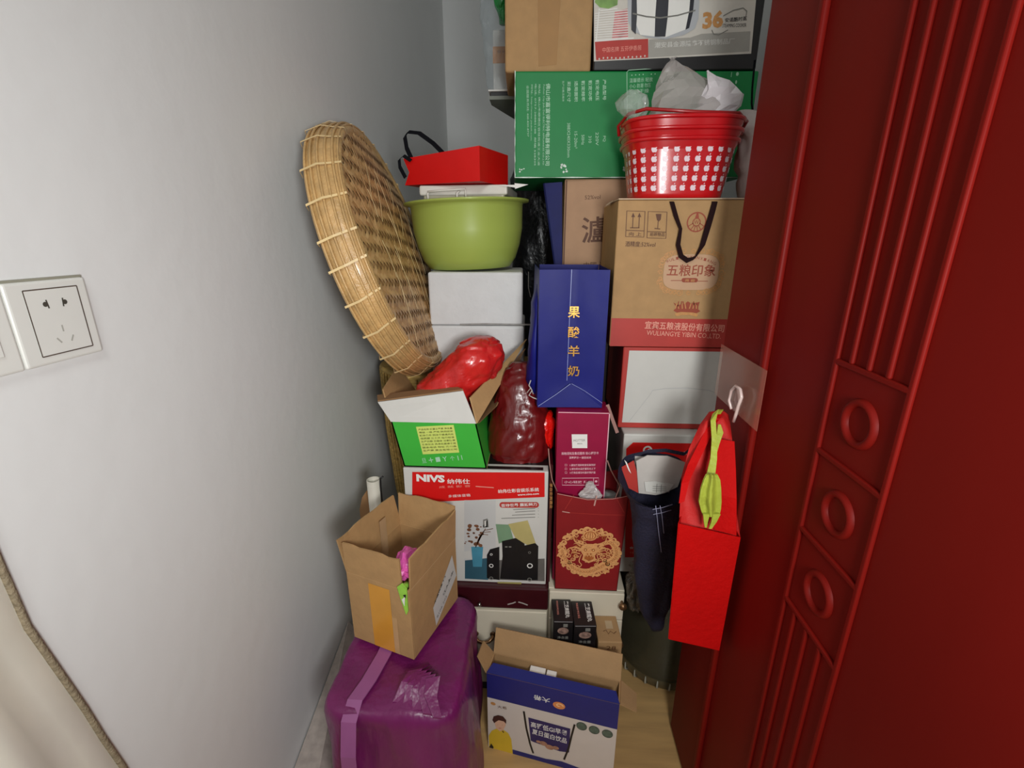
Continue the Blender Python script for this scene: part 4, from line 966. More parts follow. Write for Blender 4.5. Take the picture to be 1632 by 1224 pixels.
for k, s in enumerate(('1.请在使用前检查包装完好', '2.请勿将本品放置阳光之下', '3.使用后请及时盖好保护盖')):
    y = 743+k*6; b.ptext(MF, (908, y), (949, y-.5), 4, s, PINKTXT, bold=.02)
    c = MF.uv(902, y-2); b.stroke(MF, [(c[0]-.0022, c[1]-.0022), (c[0]+.0022, c[1]-.0022), (c[0]+.0022, c[1]+.0022), (c[0]-.0022, c[1]+.0022)], .0007, PINKTXT, closed=True)
b.pstroke(MF, [(896, 762), (954, 761.5), (954, 773), (896, 773)], .9, PINKTXT, closed=True); b.ptext(MF, (899, 770), (944, 770), 4.5, '♦ 小心轻放 防潮'.replace('♦ ', ''), PINKTXT, bold=.02); b.pstroke(MF, [(946, 762), (946, 773)], .8, PINKTXT); b.disc(MF, MF.uv(950, 767), .0028, PINKTXT)
tag(b.build('magenta_box'), 'tall magenta box with white square label standing in the dragon bag', 'box')

DX0, DX1 = P(884, 860, .932).x, P(994, 860, .932).x
DGF = F(V((DX0, .932, .336)), (1, 0, 0), (0, 0, 1), (0, -1, 0)); W = DX1-DX0; H = P(940, 792, .932).z-.336; D = .108
th = thing('dragon_gift_bag', DGF.pt(W/2, 0, -D/2), 'dark red paper bag with round gold dragon emblem', 'gift bag')
b = MB(); t = .0012
top = [(0, H+.008), (W*.12, H+.004), (W*.45, H-.006), (W*.8, H-.002), (W+.004, H+.006)]
b.prism([DGF.pt(.004, 0), DGF.pt(W-.006, 0)]+[DGF.pt(a, c) for a, c in top[::-1]], (0, t, 0), MAROON)
b.prism([DGF.pt(.004, 0, -D), DGF.pt(W-.004, 0, -D)]+[DGF.pt(a, c+.01, -D) for a, c in top[::-1]], (0, -t, 0), MAROON)
b.prism([DGF.pt(.004, 0, 0), DGF.pt(.0, H+.008, 0), DGF.pt(0, H+.018, -D), DGF.pt(.004, 0, -D)], (t, 0, 0), MAROON)
b.prism([DGF.pt(W-.006, 0, 0), DGF.pt(W+.003, H+.006, 0), DGF.pt(W+.003, H+.016, -D), DGF.pt(W-.006, 0, -D)], (-t, 0, 0), MAROON)
b.prism([DGF.pt(.004, 0, 0), DGF.pt(W-.006, 0, 0), DGF.pt(W-.006, 0, -D), DGF.pt(.004, 0, -D)], (0, 0, t), MAROON)
WR = M('white_paper_wear', (196, 150, 140), .6)
b.stroke(DGF, [(.003, H+.006), (W*.12, H+.003), (W*.45, H-.007), (W*.8, H-.003), (W, H+.005)], .0014, WR)
b.pstroke(DGF, [(896, 815), (908, 817)], 1.6, WR); b.pstroke(DGF, [(908, 817), (960, 820), (996, 821)], .7, BRICK); b.pstroke(DGF, [(951, 790), (949, 798), (947, 806)], 2.2, WR); b.pstroke(DGF, [(915, 788), (900, 812)], .7, BRICK); b.pstroke(DGF, [(982, 793), (995, 818)], .7, BRICK)
b.build('bag_body', th)
b = MB(); dc = DGF.uv(939, 880); rx = .0500*1.0; k_ = DGF.uv(991, 880)[0]-dc[0]; rx = k_; ry = DGF.uv(939, 839)[1]-dc[1]
GD = M('gold_dragon_print', (222, 160, 102), .5, .18, 220); GD2 = M('gold_dragon_dark', (168, 92, 44), .5, .25, 220)
def D2(x, y): return (dc[0]+x*rx, dc[1]+y*ry)
rs = random.Random(5)
def curl(x, y, r, a0, dirn, w, m=GD, off=.0008, turns=1.5):
    pts = [D2(x+r*(1-t/26*.8)*math.cos(a0+dirn*t/26*2*PI*turns), y+r*(1-t/26*.8)*math.sin(a0+dirn*t/26*2*PI*turns)) for t in range(27)]
    b.stroke(DGF, pts, lambda s: w*rx*(1.1-s*.7), m, off)
for k in range(30):                      # ring of cloud scrolls
    a = 2*PI*k/30; curl(.88*math.cos(a), .88*math.sin(a), .105, a+rs.random()*2, 1 if k % 2 else -1, .065, off=.0008+k*1e-6)
def path(pts, w, m=GD, off=.001, n=40):
    P_ = []
    for i in range(len(pts)-1):
        p0 = pts[max(0, i-1)]; p1 = pts[i]; p2 = pts[i+1]; p3 = pts[min(len(pts)-1, i+2)]
        for q in range(8):
            t = q/8; P_.append(tuple(.5*((2*p1[j])+(-p0[j]+p2[j])*t+(2*p0[j]-5*p1[j]+4*p2[j]-p3[j])*t*t+(-p0[j]+3*p1[j]-3*p2[j]+p3[j])*t**3) for j in (0, 1)))
    P_.append(pts[-1]); b.stroke(DGF, [D2(*p) for p in P_], w, m, off)
    return P_
body = [(.30, .30), (.62, .42), (.82, .15), (.80, -.20), (.55, -.42), (.30, -.62), (0, -.78), (-.35, -.72), (-.62, -.48), (-.80, -.15), (-.86, .15)]
pp = path(body, lambda s: rx*(.10+.16*math.sin(PI*min(1, s*1.1))), off=.0011)
for k in range(4, len(pp)-3, 2):         # belly scales
    x, y = pp[k]; b.ring(DGF, D2(x, y), rx*.035, rx*.012, GD2, .0013, n=8)
path([(-.86, .15), (-.90, -.05), (-.78, -.10)], lambda s: rx*.06*(1-s), off=.0012)
for k in range(7):                        # tail fan and claws
    a = R(110+k*22); path([(-.70, -.05), (-.70+.18*math.cos(a), -.05+.25*math.sin(a)), (-.70+.26*math.cos(a+.2), -.05+.36*math.sin(a+.2))], lambda s: rx*.05*(1-s*.8), off=.0010+k*1e-6)
for sx in (-1, 1):
    path([(sx*.18, .30), (sx*.45, .42), (sx*.50, .62)], lambda s: rx*.07*(1-s*.8), off=.0012)     # horns
    path([(sx*.22, .05), (sx*.45, .18), (sx*.66, .10), (sx*.60, -.12)], lambda s: rx*.05*(1-s*.7), off=.0013)
    path([(sx*.24, -.08), (sx*.30, -.35), (sx*.22, -.50), (sx*.28, -.60)], lambda s: rx*.03, off=.0015)  # whiskers
    for k in range(4): path([(sx*.28, .24-k*.1), (sx*(.42+.03*k), .34-k*.12), (sx*(.5+.02*k), .30-k*.14)], lambda s: rx*.045*(1-s*.9), off=.0012+k*1e-6)
    for k in range(3): curl(sx*(.40+.1*k), -.15-.14*k, .08, k, sx, .035, off=.0011)
b.poly(DGF, [D2(*p) for p in ((-.24, .25), (-.30, .10), (-.18, -.12), (-.22, -.30), (0, -.42), (.22, -.30), (.18, -.12), (.30, .10), (.24, .25), (.10, .34), (-.10, .34))], GD, .0014)
b.poly(DGF, [D2(*p) for p in ((-.13, -.12), (.13, -.12), (.15, -.24), (0, -.34), (-.15, -.24))], GD2, .0017)
for sx in (-1, 1):
    b.disc(DGF, D2(sx*.12, .10), rx*.055, GD2, .0017, n=12); b.disc(DGF, D2(sx*.12, .10), rx*.025, M('gold_highlight', (240, 200, 140), .4), .0019, n=10); b.disc(DGF, D2(sx*.05, -.06), rx*.028, GD2, .0018, n=8)
    for q in (0, 1): b.poly(DGF, [D2(sx*(.03+.06*q), -.12), D2(sx*(.07+.06*q), -.12), D2(sx*(.05+.06*q), -.18)], GD, .0019)
b.disc(DGF, D2(0, .66), rx*.22, GD, .0012, ry=ry*.20); b.ring(DGF, D2(0, .66), rx*.17, rx*.02, GD2, .0014, ry=ry*.15)
for k in range(-2, 3): path([(k*.05, .52), (k*.08, .66), (k*.04, .80)], rx*.02, GD2, .0015+k*1e-6)
for k in range(60): a = rs.random()*2*PI; r = rs.uniform(.3, .80); curl(r*math.cos(a), r*math.sin(a), .075, a, 1, .034, GD2 if k % 3 == 0 else GD, .00095+k*1e-6, 1.2)
b.build('dragon_emblem', th)
b = MB(); HC = M('dusty_rose_cord', (170, 128, 118), .7)
b.tube([P(x, y, .934) for x, y in ((981, 793), (988, 775), (974, 750), (968, 734))], .0014, HC); b.build('cord_handle', th)
b = MB(); b.tube([P(x, y, .934) for x, y in ((888, 783), (880, 765), (876, 740), (874, 715))], .0012, HC); b.build('cord_handle', th)
b = MB(); b.strap([P(x, y, 1.0) for x, y in ((968, 645), (976, 668), (984, 690))], (.007, 0, .003), (0, .001, 0), HC); b.build('ribbon_handle', th)
CRF = M('crumpled_clear_bag', (214, 206, 204), .12, .05, 30, .6, 60, alpha=.65, coat=.5)
b = MB(); loft(b, [(800, 925, 955, .945, .006), (788, 920, 960, .945, .008), (778, 932, 950, .945, .006), (768, 938, 945, .945, .003)], CRF, 22, .004, 60, seed=4, smooth=False)
for v in b.v: v.y = min(max(v.y, .9345), .957)
tag(b.build('clear_wrap'), 'tuft of clear wrap poking from the dragon bag before the magenta box', 'plastic wrap')
b = MB(); c = P(962, 790, .99); b.lathe(V((c.x+.012, .99, c.z-.03)), [(.0001, 0), (.02, 0), (.022, .03), (.018, .036), (.0001, .037)], M('pale_grey_plastic', (176, 184, 180), .4), 24)
for v in b.v: v.x = max(v.x, MX1+.002)
tag(b.build('grey_cap'), 'pale grey plastic cap inside the dragon bag, right of the magenta box', 'cap')
# gold edged book spine beside speaker carton
b = MB(); x = P(877, 800, .96).x; b.prism([V((x-.0035, .955, .336)), V((x+.004, .955, .336)), V((x+.004, .955, P(877, 742, .955).z)), V((x-.0035, .955, P(877, 738, .955).z))], (0, .09, 0), WINE)
f = F(V((x-.0035, .955, .336)), (1, 0, 0), (0, 0, 1), (0, -1, 0)); b.ptext(f, (876, 770), (876, 810), 4, '茅台迎宾酒业', GOLD, .0006, .03)
tag(b.build('dark_folder'), 'slim dark red folder with gold lettering between speaker carton and dragon bag', 'folder')

# ================================================ WULIANG CARTON and boxes beneath
WFc, W, H = face((970, 549), (1170, 561), (984, 320), 1.045, 3)
x0 = WFc.o.x; W = .265
yw_ = Matrix.Rotation(R(2), 3, 'Z'); 
# white/red display box (lowest)
o1 = P(985, 800, 1.0); z1t = P(1050, 693, 1.0).z
f1 = F(V((P(987, 790, 1.0).x, 1.0, .337)), (1, 0, 0), (0, 0, 1), (0, -1, 0)); H1 = z1t-.337
b = MB(); b.box(f1, 0, .24, 0, H1, -.23, 0, WHITE, .003)
b.ppoly(f1, [(998, 715), (1009, 705), (1130, 707), (1130, 888), (996, 888)], RED, .0005)
c = f1.uv(1032, 717); b.ring(f1, c, .0085, .004, PAPER, .0008, n=24); b.stroke(f1, [(c[0]-.004, c[1]-.003), (c[0]+.004, c[1]+.003)], .002, PAPER, .0009)
b.ptext(f1, (1084, 724), (1100, 724), 5, '红豆食', PAPER, bold=.03)
b.ppoly(f1, [(1007, 857), (1011, 853), (1016, 855), (1014, 862), (1009, 861)], PAPER, .0008); b.ptext(f1, (1003, 875), (1030, 875), 5, '食品公司', PAPER); b.ptext(f1, (1003, 882), (1028, 882), 3, 'TEL 0376', REDTXT)
b.pstroke(f1, [(1000, 735), (1006, 742), (1004, 748), (1008, 754)], 2.5, PAPER, .0009)
tag(b.build('red_white_carton'), 'red and white printed carton, its emblem seen above the navy bag', 'carton')
# white panel box with red frame
f2 = F(V((P(989, 620, 1.035).x, 1.035, z1t+.001)), (1, 0, 0), (0, 0, 1), (0, -1, 0))
z2t = P(1080, 554, 1.035).z; H2 = z2t-f2.o.z
b = MB(); b.box(f2, 0, .25, 0, H2, -.21, 0, BRICK, .003)
pn = [f2.uv(1006, 560), f2.uv(1176, 566), f2.uv(1170, 690), f2.uv(995, 680)]
pn = [(pn[0][0], H2-.008), (.246, H2-.008), (.246, .014), (.009, .014)]; pn[0] = (.013, H2-.008)
b.poly(f2, pn, WHITE, .0006); CR = M('faint_grey_crease', (176, 176, 176), .6)
b.stroke(f2, [f2.uv(1040, 622), f2.uv(1060, 619), f2.uv(1095, 618), f2.uv(1130, 622), f2.uv(1150, 630)], .0012, CR, .0009)
b.stroke(f2, [f2.uv(1002, 672), f2.uv(1035, 630), f2.uv(1040, 622)], .0008, CR, .0009)
tag(b.build('white_panel_box'), 'box with blank white face and brick-red border under the printed liquor carton', 'box')
# Wuliang carton
zW = z2t+.001; wo = P(971, 549, 1.03)
roll = R(-1.6)
fW = F(V((wo.x, 1.03, zW+.001)), (1, 0, 0), (0, 0, 1), (0, -1, 0)); HW = P(1080, 319, 1.03).z-zW; WW = .275
th = thing('printed_liquor_carton', fW.pt(WW/2, 0, -.11), 'kraft liquor carton with red base band and black ribbon handle', 'carton')
b = MB(); b.box(fW, 0, WW, 0, HW, -.225, 0, KRAFT, .003)
v1 = fW.uv(1080, 508)[1]
b.rect(fW, .0015, .001, WW-.001, v1, BRICK, .0005); sd = F(fW.pt(0, 0, -.225), (0, -1, 0), (0, 0, 1), (-1, 0, 0)); b.rect(sd, .001, .001, .224, v1, BRICK, .0005)
LP_ = M('light_pink_print', (232, 160, 140), .5)
b.ptext(fW, (1027, 524), (1153, 530), 13, '宜宾五粮液股份有限公司', LP_, bold=.012); b.ptext(fW, (1030, 535), (1148, 541), 9, 'WULIANGYE YIBIN CO.,LTD.', LP_)
for (x0_, y0_, x1_, y1_, kx) in ((999, 336, 1028, 378, 0), (1033, 337, 1063, 380, 1)):
    b.pstroke(fW, [(x0_, y0_), (x1_, y0_+1), (x1_-2, y1_), (x0_-2, y1_-1)], 1.3, BRINK, closed=True); b.pstroke(fW, [(x0_-1, y1_-11), (x1_-2, y1_-10)], 1.1, BRINK)
    if kx == 0:
        for xx in (1009, 1019): b.pstroke(fW, [(xx-1, 363), (xx, 343)], 1.3, BRINK); b.ppoly(fW, [(xx-3, 346), (xx+3, 346), (xx, 339)], BRINK, .0008)
        b.pstroke(fW, [(1004, 363), (1019, 363)], 1.4, BRINK); b.ptext(fW, (1002, 376), (1022, 376.5), 6, '向 上', BRINK, bold=.02)
    else:
        b.ppoly(fW, [(1045, 341), (1054, 341), (1053, 350), (1050, 353), (1047, 351)], BRINK, .0008); b.pstroke(fW, [(1049, 352), (1048, 364)], 1.2, BRINK); b.pstroke(fW, [(1043, 364), (1052, 365)], 1.4, BRINK); b.ptext(fW, (1035, 376.5), (1059, 377), 6, '易碎物品', BRINK, bold=.02)
b.ptext(fW, (996, 393), (1044, 394), 8.5, '酒精度:52%vol', BRINK, bold=.01)
c = fW.uv(1110, 354); rr = .0185; RB = M('red_brown_ink', (150, 62, 34), .55)
b.ring(fW, c, rr, .0026, RB); b.ring(fW, c, rr*.40, .0018, RB)
for a in (235, 258, 282, 305): b.stroke(fW, [(c[0]+rr*.42*math.cos(R(a)), c[1]+rr*.42*math.sin(R(a))), (c[0]+rr*.95*math.cos(R(a)), c[1]+rr*.95*math.sin(R(a)))], .0016, RB)
b.poly(fW, [(c[0]-.004, c[1]+.008), (c[0]+.004, c[1]+.008), (c[0]+.0015, c[1]+rr), (c[0]-.0015, c[1]+rr)], RB, .0007); b.stroke(fW, [(c[0]-rr*.35, c[1]-.002), (c[0]-rr*.85, c[1]-.008)], .0016, RB); b.stroke(fW, [(c[0]+rr*.35, c[1]-.002), (c[0]+rr*.85, c[1]-.008)], .0016, RB)
b.text(fW, (c[0]-.005, c[1]-.004), (c[0]+.005, c[1]-.004), .008, 'W', RB)
# ornate cartouche
c = fW.uv(1101, 434); ax_, ay_ = .062, .040
b.poly(fW, [(c[0]+ax_*math.copysign(abs(math.cos(2*PI*i/40))**.55, math.cos(2*PI*i/40))*.92, c[1]+ay_*math.copysign(abs(math.sin(2*PI*i/40))**.55, math.sin(2*PI*i/40))*.92) for i in range(40)], M('pale_cartouche', (196, 156, 122), .6, .03), .0006)
for i in range(44):
    a = 2*PI*i/44; x = c[0]+ax_*1.03*math.copysign(abs(math.cos(a))**.6, math.cos(a)); y = c[1]+ay_*1.08*math.copysign(abs(math.sin(a))**.6, math.sin(a)); r = .0052+.0022*(i % 4 == 0)
    b.stroke(fW, [(x+r*(1-t/16*.7)*math.cos(a*3+t*.55*(1 if i % 2 else -1)), y+r*(1-t/16*.7)*math.sin(a*3+t*.55*(1 if i % 2 else -1))) for t in range(16)], .0016, GOLD, .0009+i*1e-6)
b.ptext(fW, (1062, 440), (1139, 441), 19, '五粮印象', RB, .0012, .01)
for k, ch in enumerate('WULIANGYINXIANG'):
    a = (k-7)*.07; x = 1101+math.sin(a)*78; y = 482-math.cos(a)*70
    b.ptext(fW, (x-1.9, y+a*2), (x+1.9, y+a*2+a*3.5), 4.4, ch, RB, .0012)
b.pstroke(fW, [(1069, 447), (1086, 447)], 1, RB, .001); b.pstroke(fW, [(1112, 448), (1128, 448)], 1, RB, .001); b.ppoly(fW, rounded(1086, 443, 1112, 450), RB, .001); b.ptext(fW, (1091, 449), (1107, 449.5), 4.5, '典 藏', GOLD, .0014)
# crest
b.ppoly(fW, [(1073, 482), (1080, 486), (1092, 484), (1096, 480), (1102, 484), (1115, 481), (1112, 492), (1116, 496), (1108, 500), (1080, 499), (1073, 495), (1078, 490)], RB, .0008)
b.ppoly(fW, [(1075, 499), (1085, 497), (1104, 498), (1113, 500), (1110, 505), (1100, 502), (1086, 502), (1077, 504)], GOLD, .001)
for k in range(14): x = 1076+k*2.8; b.pstroke(fW, [(x, 492), (x+random.uniform(-3, 3), 484-random.random()*4)], 1.5, RB if k % 2 else GOLD, .0011)
c = fW.uv(1197, 361); b.pstroke(fW, [(1185, 343), (1212, 344), (1208, 390), (1181, 388)], 1, BRINK, closed=True); b.ring(fW, c, .0115, .003, BRINK); b.stroke(fW, [(c[0]-.006, c[1]-.005), (c[0], c[1]+.002), (c[0]+.006, c[1]+.005)], .003, BRINK)
b.build('carton_body', th)
b = MB(); b.prism([fW.pt(0, HW+.0005, .002), fW.pt(WW, HW+.0005, .002), fW.pt(WW, HW+.0005, -.12), fW.pt(-.004, HW+.0005, -.12)], (0, 0, .002), M('pale_kraft_top', (216, 190, 160), .7)); b.prism([fW.pt(-.004, HW+.0005, -.05), fW.pt(-.012, HW-.006, -.10), fW.pt(-.004, HW+.0005, -.12)], (0, 0, .002), MC['pale_kraft_top']); b.build('top_flap', th)
b = MB(); RIB = M('black_ribbon', (34, 14, 16), .7, .1, spec=.1)
rp = [(1070, 322), (1076, 345), (1083, 365), (1079, 390), (1084, 408), (1094, 415), (1106, 411), (1117, 392), (1126, 362), (1134, 336), (1138, 322)]
off = [.004, .006, .008, .008, .007, .006, .007, .008, .008, .006, .004]
wv = [V((.009, 0, 0)), V((.009, 0, 0)), V((.006, 0, .001)), V((.009, 0, .001)), V((.008, 0, .006)), V((.002, 0, .0105)), V((.007, 0, .008)), V((.011, 0, .004)), V((.012, 0, .002)), V((.0115, 0, .002)), V((.011, 0, 0))]
pts = [fW.pt(*fW.uv(x, y), o_) for (x, y), o_ in zip(rp, off)]
pts = [fW.pt(fW.uv(1070, 322)[0], HW+.0035, -.03)]+[pts[0]]+pts[1:]+[fW.pt(fW.uv(1138, 322)[0], HW+.0035, -.03)]; wv = [wv[0]]+wv+[wv[-1]]
b.strap(pts, wv, (0, -.0012, 0), RIB); b.build('ribbon_handle', th)

# ================================================ RED BASKET on the liquor carton
zb_ = zW+HW+.005; bc = V((P(1079, 250, 1.13).x, 1.135, zb_))
th = thing('red_basket', bc, 'red plastic basket printed with white apple shapes on the liquor carton', 'basket')
RPB = M('glossy_red_plastic', (196, 8, 20), .25, .05, 8, coat=.4)
hR = P(1087, 186, 1.06).z-zb_; r0, r1 = .095, .118
b = MB()
def brad(z): return r0+(r1-r0)*min(1, z/hR)
def bpt(a, z, e=0):
    r = brad(z)+e; ex = .62; c, s = math.cos(a), math.sin(a)
    return bc+V((math.copysign(abs(c)**ex, c)*r*1.0, math.copysign(abs(s)**ex, s)*r*.78, z))
nn = 72; zs = [0, .004]+[hR*i/14 for i in range(1, 15)]; vs = []; 
for i, z in enumerate(zs):
    for j in range(nn): vs.append(bpt(2*PI*j/nn, z, -.004 if i == 0 else 0))
k0 = len(zs)
for i, z in enumerate(reversed(zs[1:])):
    for j in range(nn): vs.append(bpt(2*PI*j/nn, z+.001, -.0025))
fs = [(i*nn+j, i*nn+(j+1) % nn, (i+1)*nn+(j+1) % nn, (i+1)*nn+j) for i in range(2*k0-2) for j in range(nn)]
fs += [tuple(range(nn))[::-1], tuple((2*k0-2)*nn+j for j in range(nn))]
b.add(vs, fs, RPB, True); b.build('basket_body', th)
b = MB()
for dz, e in ((-.002, .004), (-.022, .006), (-.040, .0045)):
    b.tube([bpt(2*PI*j/nn, hR+dz, e) for j in range(nn+1)], .0040 if dz > -.01 else .0042, RPB, 8, False)
    vs = []
    for j in range(nn+1): vs += [bpt(2*PI*j/nn, hR+dz, e), bpt(2*PI*j/nn, hR+dz-.019, .0005)]
    b.add(vs, [(2*j, 2*j+1, 2*j+3, 2*j+2) for j in range(nn)], RPB, True)
b.build('rolled_rim', th)
b = MB(); hb_ = [bpt(PI, hR-.02, .012), bpt(PI, hR, .012), bpt(PI+.35, hR+.012, .004), bpt(PI+.9, hR+.014, 0), bpt(PI*1.5, hR+.004, .004), bpt(PI*1.5+.7, hR+.004, .003), bpt(2*PI-.2, hR-.002, .010), bpt(2*PI, hR-.02, .012)]
b.tube(hb_, .0034, M('dark_red_plastic', (160, 12, 16), .35, coat=.2), 8); b.build('carry_handle', th)
# apple prints wrapped on the wall
apple = [(0, .62), (.25, .78), (.62, .74), (.80, .50), (.62, .34), (.60, .06), (.84, -.12), (.66, -.62), (.38, -.86), (.12, -.76), (-.12, -.76), (-.38, -.86), (-.68, -.55), (-.88, 0), (-.80, .48), (-.52, .76), (-.22, .76)]
leaf = [(.02, .92), (.10, 1.25), (.40, 1.45), (.34, 1.10)]
b = MB(); AP = M('white_apple_print', (236, 214, 222), .35, .02)
nx = 22; nz_ = 6; zlo, zhi = .012, hR-.050
sa = .0068
for row in range(5):
    zc_ = zlo+(zhi-zlo)*(row+.5)/5
    # place at even arc lengths
    pts = [bpt(PI+PI*t/2000, zc_) for t in range(2001)]; L_ = [0]
    for i in range(2000): L_.append(L_[-1]+(pts[i+1]-pts[i]).length)
    na = 15
    for q in range(na):
        s = L_[-1]*(q+.5)/na; i = next(k for k in range(2000) if L_[k+1] >= s)
        c_ = pts[i]; tdir = (pts[min(2000, i+6)]-pts[max(0, i-6)]).normalized(); updir = (bpt(PI+PI*i/2000, zc_+.01)-c_).normalized(); nrm = tdir.cross(updir).normalized()
        for shp in (apple, leaf): b.add([c_+nrm*.0009+tdir*x*sa+updir*y*sa for x, y in shp], [tuple(range(len(shp)))], AP)
b.build('apple_print', th)
# clear bags stuffed in
CB2 = M('clear_white_bag', (190, 182, 178), .16, .05, 12, .3, 34, alpha=.62, coat=.5)
b = MB(); loft(b, [(215, 1020, 1150, 1.12, .05), (185, 1030, 1160, 1.12, .055), (160, 1040, 1168, 1.13, .045), (135, 1045, 1130, 1.14, .035), (112, 1054, 1100, 1.15, .02), (90, 1066, 1076, 1.155, .006)], CB2, 15, .016, 11, seed=21, smooth=False, sub=2)
tag(b.build('clear_plastic_bag'), 'tall crumpled clear bag bunched in the middle of the red basket', 'plastic bag', 'clear bags stuffed in the red basket')
b = MB(); loft(b, [(190, 1118, 1160, 1.09, .016), (170, 1116, 1178, 1.09, .016), (152, 1118, 1183, 1.09, .014), (132, 1120, 1160, 1.095, .010), (112, 1122, 1130, 1.10, .003)], M('glossy_clear_bag', (236, 228, 232), .08, .03, 12, .5, 30, alpha=.7, coat=.7), 11, .012, 14, seed=23, smooth=False, sub=2)
tag(b.build('clear_plastic_bag'), 'shiny square-cornered clear bag at the right of the red basket', 'plastic bag', 'clear bags stuffed in the red basket')
b = MB(); loft(b, [(190, 1004, 1030, 1.09, .014), (178, 985, 1036, 1.09, .024), (165, 984, 1036, 1.09, .026), (152, 994, 1034, 1.095, .02), (142, 1004, 1020, 1.10, .008)], M('faint_clear_bag', (206, 214, 206), .1, .05, 12, .6, 40, alpha=.36, coat=.5), 14, .012, 18, seed=25, smooth=False, sub=2)
tag(b.build('clear_plastic_bag'), 'small thin clear bag spilling over the left rim of the red basket', 'plastic bag', 'clear bags stuffed in the red basket')
# white bag hanging at the right behind the door edge
b = MB(); loft(b, [(335, 1192, 1214, 1.16, .02), (315, 1176, 1218, 1.16, .03), (270, 1171, 1222, 1.16, .035), (225, 1176, 1224, 1.16, .03), (205, 1168, 1226, 1.16, .03), (190, 1176, 1224, 1.16, .02), (176, 1184, 1222, 1.16, .008)], M('milky_bag', (206, 194, 190), .45, .05, 12, .5, 24), 34, .010, 16, seed=31)
th = thing('white_carrier_bag', (P(1198, 250, 1.16).x, 1.16, P(1198, 335, 1.16).z), 'white carrier bag hanging between the red basket and the door edge', 'carrier bag'); b.build('bag_body', th)
b = MB(); b.tube([P(1203, 96, 1.17), P(1199, 140, 1.168), P(1198, 165, 1.165), P(1201, 186, 1.15)], .0022, CL); b.build('black_cord', th)

# ================================================ NAVY CLOTH BAG and RED HANGING BAG on the door
NVY = M('navy_denim', (24, 22, 46), .8, .15, 60, .3, 200); LIN = M('grey_lining', (188, 182, 176), .7, .05)
th = thing('navy_cloth_bag', (P(1045, 900, .80).x, .82, P(1045, 1005, .80).z), 'navy cloth shopping bag with grey lining hanging beside the red gift bag', 'shopping bag')
rows = [(1002, 1036, 1060, .83, .008), (975, 1018, 1068, .83, .020), (930, 1014, 1074, .83, .028), (870, 1012, 1080, .825, .034), (820, 1006, 1084, .82, .040), (790, 1000, 1088, .82, .044)]
b = MB(); loft(b, rows, NVY, 44, .006, 12, cap1=False, seed=40, power=2.4)
# flared mouth, built as an open collar: front edge low, back edge high
n = 44; vs = []
a_, c_ = P(1000, 790, .82), P(1088, 790, .82); cx = (a_.x+c_.x)/2; hx = (c_.x-a_.x)/2; cz_ = a_.z
zf, zk = P(1045, 786, .785).z, P(1045, 722, .865).z
mL, mR = P(984, 752, .83), P(1104, 740, .82)
mcx = (mL.x+mR.x)/2; mhx = (mR.x-mL.x)/2
for lev in range(6):
    t = lev/5
    for j in range(n):
        a = 2*PI*j/n; s = math.sin(a)
        ztop_ = cz_+.002+(zk-cz_)*(.5+.5*s)**1.3 if True else 0
        zside = (mL.z-cz_)*abs(math.cos(a))**2*.8
        z = cz_ + t*max(.004, (zk-cz_)*max(0, s)*1.0+zside)
        hxx = hx+(mhx-hx)*t; cxx = cx+(mcx-cx)*t
        vs.append(V((cxx+hxx*math.cos(a), .82+(.044+.004*t)*s, z))+V((0, 0, .003*noise.noise(V((a*2, t, 1))))))
fs = [(i*n+j, (i+1)*n+j, (i+1)*n+(j+1) % n, i*n+(j+1) % n) for i in range(5) for j in range(n)]
b.add(vs, fs, NVY, True)
ST_ = M('white_stitching', (150, 150, 178), .7)
fN = F(V((P(1045, 880, .788).x, .781, .6)), (1, 0, 0), (0, 0, 1), (0, -1, 0))
b.build('bag_body', th)
b = MB()
for q in ([(1040, 812), (1056, 809), (1072, 804)], [(1041, 820), (1056, 817), (1070, 813)], [(1045, 806), (1047, 822), (1050, 850), (1054, 880)], [(1052, 806), (1055, 822), (1058, 850)]): b.tube([P(x, y, .771) for x, y in q], .0007, ST_, 5)
b.build('stitching', th)
b = MB(); ins = [V((mcx-mhx*.42+.000, .858, cz_-.01)), V((mcx+mhx*.70, .855, cz_-.01)), V((mcx+mhx*.80, .858, zk-.010)), V((mcx-mhx*.45, .860, zk-.006))]
b.prism(ins, (0, .002, 0), LIN)
# curved pale lining hanging inside
pts = [P(x, y, .80) for x, y in ((1008, 740), (1030, 728), (1062, 727), (1092, 738), (1088, 768), (1066, 782), (1045, 786), (1020, 783))]
for p_ in pts: p_.y = .835
pts = [P(x, y, .835) for x, y in ((1014, 735), (1032, 726), (1064, 727), (1094, 738), (1080, 776), (1060, 786), (1045, 789), (1018, 786))]
b.prism(pts, (0, .002, 0), LIN); b.build('lining', th)
b = MB(); pts = [P(x, y, .832) for x, y in ((1027, 768), (1044, 767), (1074, 772), (1066, 783), (1050, 787), (1029, 783))]
b.prism(pts, (0, .001, 0), WHITE); 
fT = F(V((P(1027, 790, .831).x, .8318, P(1027, 790, .832).z)), (1, 0, 0), (0, 0, 1), (0, -1, 0))
for k in range(3): b.pstroke(fT, [(1040, 775+k*3.4), (1062, 776+k*3)], .8, GREYINK, .0003); 
b.pstroke(fT, [(1047, 771), (1046, 785)], .8, GREYINK, .0004); b.pstroke(fT, [(1054, 772), (1053, 785)], .8, GREYINK, .0004)
b.build('care_label', th)
b = MB(); pts = [P(x, y, .838) for x, y in ((990, 745), (1010, 734), (1017, 760), (1018, 786), (1002, 778))]
b.prism(pts, (0, .001, 0), BRICK); b.prism([P(x, y, .8365) for x, y in ((995, 733), (999, 737), (1006, 755), (1002, 750))], (0, .0008, 0), PAPER); b.build('red_inner_panel', th)
